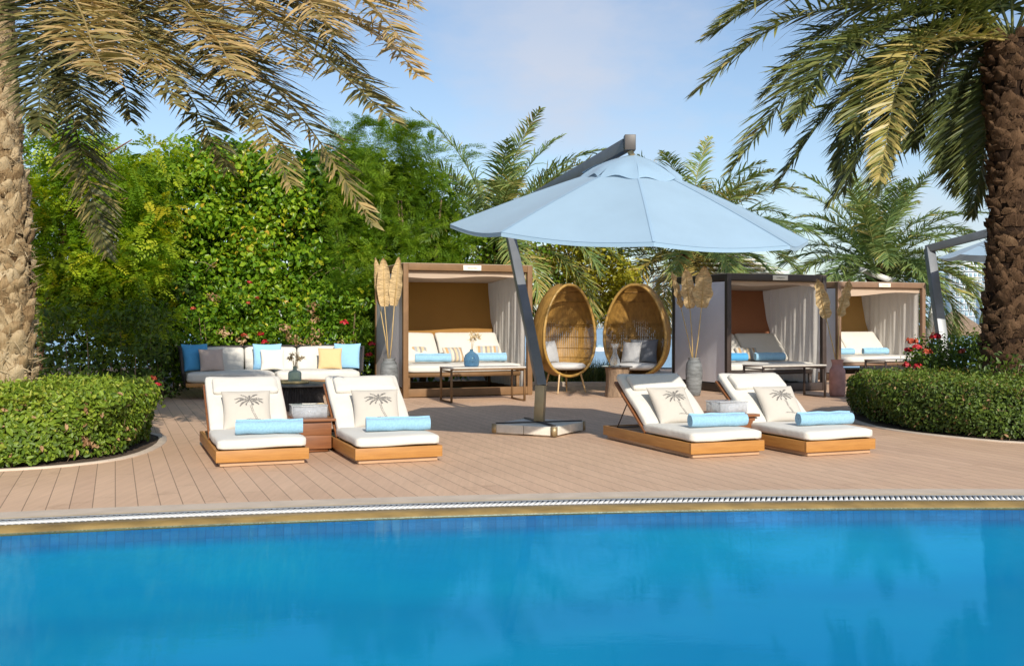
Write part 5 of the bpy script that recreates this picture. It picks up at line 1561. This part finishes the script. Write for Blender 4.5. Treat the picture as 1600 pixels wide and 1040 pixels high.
def fine_tree():
    base = np.array([-1.95, 19.0, 0])
    t = thing('fine_leaved_tree', 'dark green tree with fine needle like sprays behind the brown backed cabana', 'tree', tuple(base), 0)
    C = []; Dd = []; T = []
    for i in range(620):
        px = rsv.uniform(520, 728); Y = rsv.uniform(18.3, 19.9)
        if px > 600: Y = rsv.uniform(18.9 + 0.008*(px-600), 20.6)
        zt = top_z(px, Y) - 0.15
        z = rsv.uniform(0.1, 1) ** 0.8 * zt
        if px > 690 and z > 3.6: continue
        c = np.array([(px-800)/F*Y, Y, z]) - base
        k = rsv.randint(10, 18); d = rdir(k, rsv); d[:, 2] = d[:, 2]*0.7 + 0.2
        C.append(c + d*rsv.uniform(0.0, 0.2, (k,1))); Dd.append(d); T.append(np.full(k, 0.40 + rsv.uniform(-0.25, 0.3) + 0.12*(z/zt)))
    # long arching shoots at the top
    for i in range(26):
        px = rsv.uniform(530, 715); Y = 18.8; z0 = top_z(px, Y) - 0.3
        s = np.array([(px-800)/F*Y, Y, z0]) - base; dx = rsv.uniform(-0.3, 0.7)
        for k in range(9):
            f = k/8; p = s + np.array([dx*f, -0.2*f, 0.75*f - 0.55*f*f]); C.append(p[None] + np.zeros((2,3))); d = np.array([[dx, 0.3, 0.2], [dx, -0.3, 0.2]]); Dd.append(d); T.append(np.full(2, 0.55))
    C = np.concatenate(C); Dd = np.concatenate(Dd); T = np.clip(np.concatenate(T) + rsv.normal(0, 0.1, len(C)), 0, 1)
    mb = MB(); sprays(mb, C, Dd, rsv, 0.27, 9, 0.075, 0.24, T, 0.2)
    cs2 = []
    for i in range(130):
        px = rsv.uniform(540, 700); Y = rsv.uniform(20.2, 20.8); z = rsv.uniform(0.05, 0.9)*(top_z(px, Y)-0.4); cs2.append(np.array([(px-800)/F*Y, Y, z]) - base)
    clump_leaves(mb, cs2, [0.5]*len(cs2), 36, (0.12, 0.2), 0.5, rsv, 0.08, 0.08)  # back layer of leaves coloured dark in place of crown shade
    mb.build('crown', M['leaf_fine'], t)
    mb = MB()
    for i in range(5):
        x = rsv.uniform(-0.9, 0.5)
        mb.tube([(x*0.4, 1.2, 0), (x*0.7, 1.2, 1.2), (x, 1.1, 2.4), (x*1.3, 0.9, 3.6)], [0.07, 0.055, 0.04, 0.015], 7)
    mb.build('trunk', M['twig'], t)
fine_tree()

# low shrubs in front of the trees
def row_shrub(name, label, px0, px1, y0, y1, z0, z1, nclump, per, Lr, Wk, m, tb, flowers=(), dry=None, skew=0.0):
    cx = (px0+px1)/2; Yc = (y0+y1)/2
    o = np.array([(cx-800)/F*Yc, Yc, 0])
    t = thing(name, label, 'shrub', tuple(o), 0)
    cs = []; rr = []
    for i in range(nclump):
        px = rsv.uniform(px0, px1); Y = rsv.uniform(y0, y1) + skew*(px-px0)/(px1-px0); z = rsv.uniform(z0, z1)
        cs.append(np.array([(px-800)/F*Y, Y, z]) - o); rr.append(rsv.uniform(0.16, 0.32))
    mb = MB(); clump_leaves(mb, cs, rr, per, Lr, Wk, rsv, tb, 0.2)
    mb.build('foliage', m, t)
    for i in range(min(nclump, 16)):
        c = cs[i]; mb = MB(); mb.tube([(c[0]*0.9, c[1]+0.15, 0), (c[0]*0.96, c[1]+0.12, c[2]*0.55), tuple(c + np.array([0.02, 0.0, 0.02]))], [0.011, 0.008, 0.003], 5)
        mb.build('stem', M['twig'], t)
    for (px, py, Y, r, mm) in flowers:
        flower(t, tuple(np.array(P(px, py, Y)) - o), r, rsv, mm)
    if dry:
        mb = MB(); cs = [np.array(P(px, py, Y)) - o for (px, py, Y) in dry]
        clump_leaves(mb, cs, [0.13]*len(cs), 260, (0.05, 0.09), 0.45, rsv, 0.5, 0.3); mb.build('dry_leaves', M['leaf_dry'], t)
    return t
row_shrub('flowering_shrub', 'loose shrub with red flowers and dry brown leaves right behind the garden sofa', 285, 575, 17.0, 17.4, 0.35, 1.75, 150, 60, (0.06, 0.11), 0.5, M['leaf_broad'], 0.36,
   flowers=[(390,442,17.27,0.050,'flower_red'),(402,466,17.31,0.043,'flower_orange'),(388,474,17.26,0.043,'flower_orange'),(301,483,16.91,0.050,'flower_orange'),(382,525,17.23,0.058,'flower_orange'),(408,523,17.34,0.058,'flower_red'),(414,535,17.36,0.065,'flower_red'),(538,505,17.85,0.079,'flower_red'),(581,538,18.02,0.072,'flower_red'),(577,555,18.01,0.072,'flower_red')],
   dry=[(489,478,17.66),(492,500,17.67),(496,520,17.69),(488,535,17.66),(446,512,17.49),(456,526,17.53),(350,520,17.11),(380,530,17.23),(500,545,17.70),(530,540,17.82),(334,465,17.04),(470,535,17.58)], skew=1.15)
row_shrub('shrub', 'dark loose shrub with bright gaps low behind the pale palm trunk', 45, 258, 15.0, 16.2, 0.1, 1.45, 120, 60, (0.06, 0.11), 0.5, M['leaf_dark'], 0.45)
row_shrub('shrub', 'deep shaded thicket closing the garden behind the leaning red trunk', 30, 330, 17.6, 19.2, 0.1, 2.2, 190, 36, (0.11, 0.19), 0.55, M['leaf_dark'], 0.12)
row_shrub('shrub', 'low dark green shrub between the bright hedge and the sofa', 62, 245, 12.6, 13.8, 0.1, 0.5, 60, 55, (0.05, 0.09), 0.5, M['leaf_dark'], 0.6,
   flowers=[(238,592,11.6,0.05,'flower_orange'),(246,601,11.2,0.04,'flower_red')])
row_shrub('shrub', 'small dark shrub in shade beside the left end of the sofa', 215, 268, 16.4, 17.4, 0.05, 0.9, 40, 50, (0.06, 0.1), 0.5, M['leaf_dark'], 0.3)
# yellow green trees seen behind the egg chairs
def clump_tree(name, label, px0, px1, py0, py1, Y0, Y1, nclump, per, Lr, Wk, m, tb, trunk_px, group=None):
    Yc = (Y0+Y1)/2
    o = np.array([(trunk_px-800)/F*Yc, Yc, -0.04])
    t = thing(name, label, 'tree', tuple(o), 0, group)
    cs = []; rr = []; cx = (px0+px1)/2; cy = (py0+py1)/2
    while len(cs) < nclump:
        u, v = rsv.uniform(-1, 1), rsv.uniform(-1, 1)
        if u*u + v*v > 1: continue
        Y = rsv.uniform(Y0, Y1); p = P(cx+u*(px1-px0)/2, cy+v*(py1-py0)/2, Y)
        cs.append(np.array(p) - o); rr.append(rsv.uniform(0.22, 0.42))
    mb = MB(); clump_leaves(mb, cs, rr, per, Lr, Wk, rsv, tb, 0.22); mb.build('crown', m, t)
    mb = MB(); zc = CAMH - (cy-505)/F*Yc
    mb.tube([(0,0,0), (0.05, 0, zc*0.5), (0, 0, zc)], [0.08, 0.06, 0.03], 7)
    for k in range(6):
        c = cs[k]; mb.tube([(0.05, 0, zc*0.55), tuple(c*np.array([0.5,0.5,1]) ), tuple(c)], [0.04, 0.025, 0.01], 5)
    mb.build('trunk', M['twig'], t)
    return t
clump_tree('leafy_tree', 'yellow green leafy tree glowing behind the two egg chairs', 835, 985, 365, 500, 21.8, 23.4, 110, 70, (0.08, 0.14), 0.5, M['leaf_yellow'], 0.62, 905)
clump_tree('leafy_tree', 'dark leafy tree between the parasol and the brown backed cabana', 690, 860, 345, 520, 21.0, 22.0, 85, 60, (0.08, 0.14), 0.5, M['leaf_fine'], 0.45, 780)

# ------------------------------------------------------------------ flowering shrub by the right palm
rsr = np.random.RandomState(55)
row_shrub('flowering_shrub', 'rounded shrub with red flowers beside the dark palm trunk', 1430, 1550, 14.3, 15.3, 0.1, 0.92, 130, 110, (0.045, 0.08), 0.5, M['leaf_hedge'], 0.30,
   flowers=[(1463,527,14.2,0.085,'flower_red'),(1425,535,14.3,0.09,'flower_orange'),(1432,543,14.2,0.07,'flower_red'),(1419,548,14.4,0.07,'flower_red'),(1448,551,14.1,0.07,'flower_orange'),(1548,545,14.0,0.09,'flower_red'),(1503,550,14.1,0.06,'flower_orange'),(1561,561,13.9,0.07,'flower_orange'),(1434,573,14.0,0.06,'flower_red'),(1416,571,14.2,0.06,'flower_red')])
row_shrub('shrub', 'dark green shrub in shade at the foot of the dark palm trunk', 1535, 1640, 12.4, 14.6, 0.1, 0.80, 80, 80, (0.05, 0.09), 0.5, M['leaf_hedge_dark'], 0.3)

# ornamental grass behind the egg chairs
mb = MB(); K = 2600
gx = rsr.uniform(0.2, 2.5, K); gy = rsr.uniform(19.7, 20.6, K)
base = np.stack([gx, gy, np.full(K, -0.04)], axis=1)
L = rsr.uniform(0.25, 0.62, (K, 1)); d = np.array([0,0,1.0]) + rsr.normal(0, 0.28, (K, 3)); d /= np.linalg.norm(d, axis=1, keepdims=True)
s = np.cross(d, rdir(K, rsr)) * 0.012
tipd = d + rsr.normal(0, 0.35, (K,3)) * np.array([1,1,0.1])
vs = np.stack([base - s, base + s, base + d*L*0.6 + s*0.7, base + d*L*0.6 - s*0.7, base + d*L*0.6 + tipd*L*0.4], axis=1).reshape(-1, 3)
b_ = np.arange(K)[:, None]*5
tt = np.clip(rsr.normal(0.5, 0.25, K), 0, 1)
mb.add(vs, b_ + np.array([[0,1,2,3]]), 0, tt); 
mb.f.append((b_ + np.array([[3,2,4]]), 0, tt))
o = mb.build('grass', M['grass']); tag(o, 'tall ornamental grass growing behind the egg chairs', 'grass', kind='stuff')
mb = MB(); mb.box((-1.9, 19.66, 0.03), (9.2, 0.12, 0.10)); o = mb.build('low_wall', M['kerb'], bevel=0.01); struct(o)

# ------------------------------------------------------------------ background: second parasol, hut, boat, towers
t = thing('cantilever_parasol', 'second blue cantilever parasol with grey slanted post half behind the dark palm trunk', 'parasol', (*G(1484, 590), 0.0), 0)
tb = Vector(t.location)
a = P(1482, 545, 22.0) - tb; a.z = 0.0
kp = P(1476, 500, 22.3) - tb; tp = P(1452, 388, 23.2) - tb
f0 = Vector((kp.x + (kp.x-tp.x)*0.45, kp.y-0.2, 0.0))
mb = MB(); mb.bar(f0, tp, 0.19, 0.19, (0,1,0)); mb.build('pole', M['parasol_metal'], t, bevel=0.01)
he = P(1590, 352, 21.6) - tb
mb = MB(); mb.bar(tp - Vector((0.06, 0, 0.02)), he, 0.13, 0.17, (0,0,1)); mb.build('arm', M['parasol_metal'], t, bevel=0.01)
hc = P(1585, 400, 21.6) - tb
mb = MB(); ap = hc + Vector((0, 0, 0.55)); cn = [hc + Vector((1.5*math.cos(-PI/2+PI/8+k*PI/4), 1.5*math.sin(-PI/2+PI/8+k*PI/4), 0.0)) for k in range(8)]
for k in range(8):
    A, B = cn[k], cn[(k+1) % 8]
    mb.grid(lambda u, v, A=A, B=B: tuple(ap.lerp(A.lerp(B, u), 0.02+0.98*v) - Vector((0,0,0.05*math.sin(PI*u)*v))), 6, 6)
mb.build('canopy', M['canopy_blue'], t, smooth='auto')
mb = MB(); mb.tube([ap - Vector((0,0,0.5)), he], 0.03, 8); mb.build('hanger', M['parasol_metal'], t)

t = thing('folded_parasol', 'white strut of a folded parasol rising above the tan cabana roof', 'parasol', (*G(1462, 585), 0.0), 0)
tb = Vector(t.location)
mb = MB(); mb.bar(P(1343, 421, 25) - tb, P(1462, 462, 25) - tb, 0.10, 0.13); mb.build('arm', M['white_paint'], t)
mb = MB(); e = P(1462, 462, 25) - tb; g0 = P(1448, 524, 25) - tb; g0.z = 0.0; g0.x -= 0.15; mb.bar(e, g0, 0.12, 0.12, (0,1,0)); mb.build('pole', M['white_paint'], t)
mb = MB(); q = P(1344, 421, 25) - tb
mb.tube([(q.x, q.y, q.z), (q.x, q.y, q.z-0.3)], 0.012, 6); mb.lathe([(0.015, -0.15), (0.07, -0.22), (0.12, -0.4), (0.10, -0.7), (0.05, -0.9)], 14, (q.x, q.y, q.z-0.1), cap=False); mb.build('folded_canopy', M['canopy_blue'], t, smooth=True)

t = thing('louvred_pavilion', 'white pavilion with a stepped louvred roof behind the dark brown cabana', 'pavilion', (*G(1150, 590)[:2], 0), 0)
pc = P(1125, 400, 24.5) ; t.location = (pc.x, pc.y, -0.05)
mb = MB()
for k in range(7):
    f = k/6; z = 2.30 + 0.11*k; s = 3.0*(1-0.8*f)
    mb.box((0, 0, z), (s, s, 0.035))
mb.build('roof', M['white_paint'], t)
for x in (-1.3, 1.3):
    for y in (-1.3, 1.3):
        mb = MB(); mb.box((x, y, 1.14), (0.1, 0.1, 2.28)); mb.build('post', M['white_paint'], t)

hx = P(1492, 522, 40)
t = thing('beach_hut', 'thatched beach hut with a wide pointed roof near the sea', 'hut', (hx.x, hx.y, -0.6), 0)
mb = MB(); z0 = hx.z + 0.6
prof = [(1.35, z0), (1.33, z0-0.05), (0.05, z0+0.98)]
seg = 20; 
mb.lathe([(1.28, z0-0.06), (1.36, z0-0.02), (1.33, z0+0.03), (0.7, z0+0.48), (0.04, z0+0.95)], 24); mb.build('roof', M['thatch'], t)
for k in range(6):
    a = 2*PI*k/6; mb = MB(); mb.tube([(1.05*math.cos(a), 1.05*math.sin(a), 0), (1.05*math.cos(a), 1.05*math.sin(a), z0)], 0.06, 8); mb.build('post', M['hut_wood'], t)

bx = P(936, 549, 100)
t = thing('motor_boat', 'small white motor boat on the sea between the egg chairs', 'boat', (bx.x, bx.y, -1.5), 0.3); t.scale = (0.4, 0.4, 0.4)
mb = MB()
mb.addm([(-1.6,-0.7,0.9),(1.2,-0.6,0.9),(2.3,0,1.05),(1.2,0.6,0.9),(-1.6,0.7,0.9),(-1.5,-0.5,0),(1.0,-0.4,0),(1.9,0,0),(1.0,0.4,0),(-1.5,0.5,0)], [[0,1,2,3,4],[0,5,6,1],[1,6,7,2],[2,7,8,3],[3,8,9,4],[4,9,5,0]])
mb.build('hull', M['white_paint'], t)
mb = MB(); mb.addm([(-0.6,-0.45,0.9),(0.9,-0.4,0.9),(0.9,0.4,0.9),(-0.6,0.45,0.9),(-0.5,-0.4,1.5),(0.4,-0.35,1.5),(0.4,0.35,1.5),(-0.5,0.4,1.5)], [[0,1,5,4],[1,2,6,5],[2,3,7,6],[3,0,4,7],[4,5,6,7]]); mb.build('cabin', M['tower_glass'], t)

def tower(label, px0, px1, ytop, D, m, nx, nz, glass='tower_glass', rz=0.0, slab='tower_white'):
    w = (px1-px0)/F*D; h = CAMH + (505-ytop)/F*D + 1.5
    cx = ((px0+px1)/2-800)/F*D
    t = thing('apartment_tower', label, 'building', (cx, D, -1.5), rz, 'apartment towers across the water')
    mb = MB(); mb.box((0, w*0.25, h/2), (w, w*0.5, h)); mb.box((w*0.1, w*0.25, h+h*0.02), (w*0.4, w*0.3, h*0.04)); mb.build('wall', M[m], t)
    sx = w/nx; sz = h/nz
    g = MB(); g.box((0, 0, 0), (sx*0.62, 0.3, sz*0.55)); me = g.mesh('window', M[glass])
    for i in range(nx):
        for k in range(nz):
            o = bpy.data.objects.new('window', me); COL.objects.link(o); o.parent = t
            o.location = (-w/2+sx*(i+0.5), -0.10, sz*(k+0.5))
    g = MB(); g.box((0, 0, 0), (w, 0.9, sz*0.10)); me = g.mesh('balcony_slab', M[slab])
    for k in range(nz):
        o = bpy.data.objects.new('balcony_slab', me); COL.objects.link(o); o.parent = t; o.location = (0, -0.35, sz*(k+0.0)+sz*0.08)
    return t
tower('hazy white tower with green glass between the slanted post and the dark palm trunk', 1486, 1534, 414, 420, 'tower_white', 7, 10)
tower('haze tinted pale blue glass tower beside the dark palm trunk', 1533, 1580, 408, 460, 'tower_haze_blue', 5, 10)
tower('low white gridded apartment block nearest the dark palm trunk', 1532, 1562, 440, 380, 'tower_white', 5, 9)
tower('faint blue block low behind the free standing date palm', 1425, 1486, 410, 520, 'tower_haze_blue', 7, 8)
tower('hazy blue tower seen between the egg chair and the hanging fronds', 958, 1012, 432, 480, 'tower_haze_blue', 6, 10)
tower('beige apartment tower beside the white cabana wall', 1022, 1056, 430, 420, 'tower_beige', 5, 10)
tower('wide pale building low across the water between the two egg chairs', 900, 1000, 478, 600, 'tower_beige', 10, 4)

# ------------------------------------------------------------------ light, sky, camera
SUN = Vector((-0.53, 1.74, -1.0)).normalized()    # the way the light travels
el = math.asin(-SUN.z); az = math.atan2(-SUN.x, -SUN.y)   # compass direction of the sun, clockwise from +Y
ld = bpy.data.lights.new('sun', 'SUN'); ld.energy = 5.0; ld.angle = math.radians(0.5); ld.color = (1.0, 0.93, 0.82)
lo = bpy.data.objects.new('sun', ld); COL.objects.link(lo); lo.location = (8, -6, 12)
lo.rotation_euler = SUN.to_track_quat('-Z', 'Y').to_euler()

w = bpy.data.worlds.new('World'); sc.world = w; w.use_nodes = True
t = w.node_tree; bg = t.nodes['Background']
sky = t.nodes.new('ShaderNodeTexSky'); sky.sky_type = 'NISHITA'; sky.sun_disc = False
sky.sun_elevation = el; sky.sun_rotation = az; sky.air_density = 1.0; sky.dust_density = 0.7; sky.ozone_density = 2.0; sky.altitude = 0
tc = t.nodes.new('ShaderNodeTexCoord'); mp = t.nodes.new('ShaderNodeMapping'); mp.inputs['Scale'].default_value = (1.0, 1.0, 2.2)
t.links.new(tc.outputs['Generated'], mp.inputs[0])
c1 = noise(t, mp.outputs[0], 3.2, 7, 0.55); 
mask = ramp(t, c1, [(0.46, (0, 0, 0)), (0.72, (1, 1, 1))])
sxyz = t.nodes.new('ShaderNodeSeparateXYZ'); t.links.new(tc.outputs['Generated'], sxyz.inputs[0])
side = N(t, 'ShaderNodeMapRange'); t.links.new(sxyz.outputs[0], side.inputs[0]); side.inputs[1].default_value = -0.12; side.inputs[2].default_value = 0.18
low = N(t, 'ShaderNodeMapRange'); t.links.new(sxyz.outputs[2], low.inputs[0]); low.inputs[1].default_value = 0.0; low.inputs[2].default_value = 0.35; low.inputs[3].default_value = 1.0; low.inputs[4].default_value = 0.4
vd = t.nodes.new('ShaderNodeVectorMath'); vd.operation = 'DISTANCE'; vd.inputs[1].default_value = (0.055, 0.962, 0.268); t.links.new(tc.outputs['Generated'], vd.inputs[0])
near = N(t, 'ShaderNodeMapRange'); t.links.new(vd.outputs['Value'], near.inputs[0]); near.inputs[1].default_value = 0.0; near.inputs[2].default_value = 0.16; near.inputs[3].default_value = 0.42; near.inputs[4].default_value = 0.0
c2 = noise(t, mp.outputs[0], 7.0, 6, 0.6)
puff = ramp(t, math_n(t, 'ADD', math_n(t, 'MULTIPLY', c2, 0.75), near.outputs[0]), [(0.44, (0, 0, 0)), (0.74, (1, 1, 1))])
mk = math_n(t, 'MULTIPLY', math_n(t, 'MULTIPLY', mask, side.outputs[0]), 0.45)
hz = math_n(t, 'MULTIPLY', low.outputs[0], 0.17)
mk = math_n(t, 'ADD', math_n(t, 'ADD', mk, math_n(t, 'MULTIPLY', puff, 0.48)), hz, True)
skc = mixc(t, 1.0, sky.outputs[0], (0.95, 0.98, 1.0), 'MULTIPLY')
colr = mixc(t, mk, skc, (4.5, 4.7, 5.3))
t.links.new(colr, bg.inputs[0]); bg.inputs[1].default_value = 0.15

cd = bpy.data.cameras.new('camera'); cam = bpy.data.objects.new('camera', cd); COL.objects.link(cam)
cam.location = (0, 0, CAMH); cam.rotation_euler = (PI/2, 0, 0)
cd.sensor_width = 36; cd.lens = 36.0 * F / 1600; cd.shift_y = -15/1600; cd.clip_end = 20000; cd.clip_start = 0.05
sc.camera = cam
sc.view_settings.view_transform = 'Standard'; sc.view_settings.look = 'None'; sc.view_settings.exposure = 0; sc.view_settings.gamma = 1
sc.render.engine = 'CYCLES'
sc.cycles.max_bounces = 8; sc.cycles.transparent_max_bounces = 16; sc.cycles.diffuse_bounces = 3
sc.cycles.use_denoising = True
sc.cycles.caustics_reflective = False; sc.cycles.caustics_refractive = False
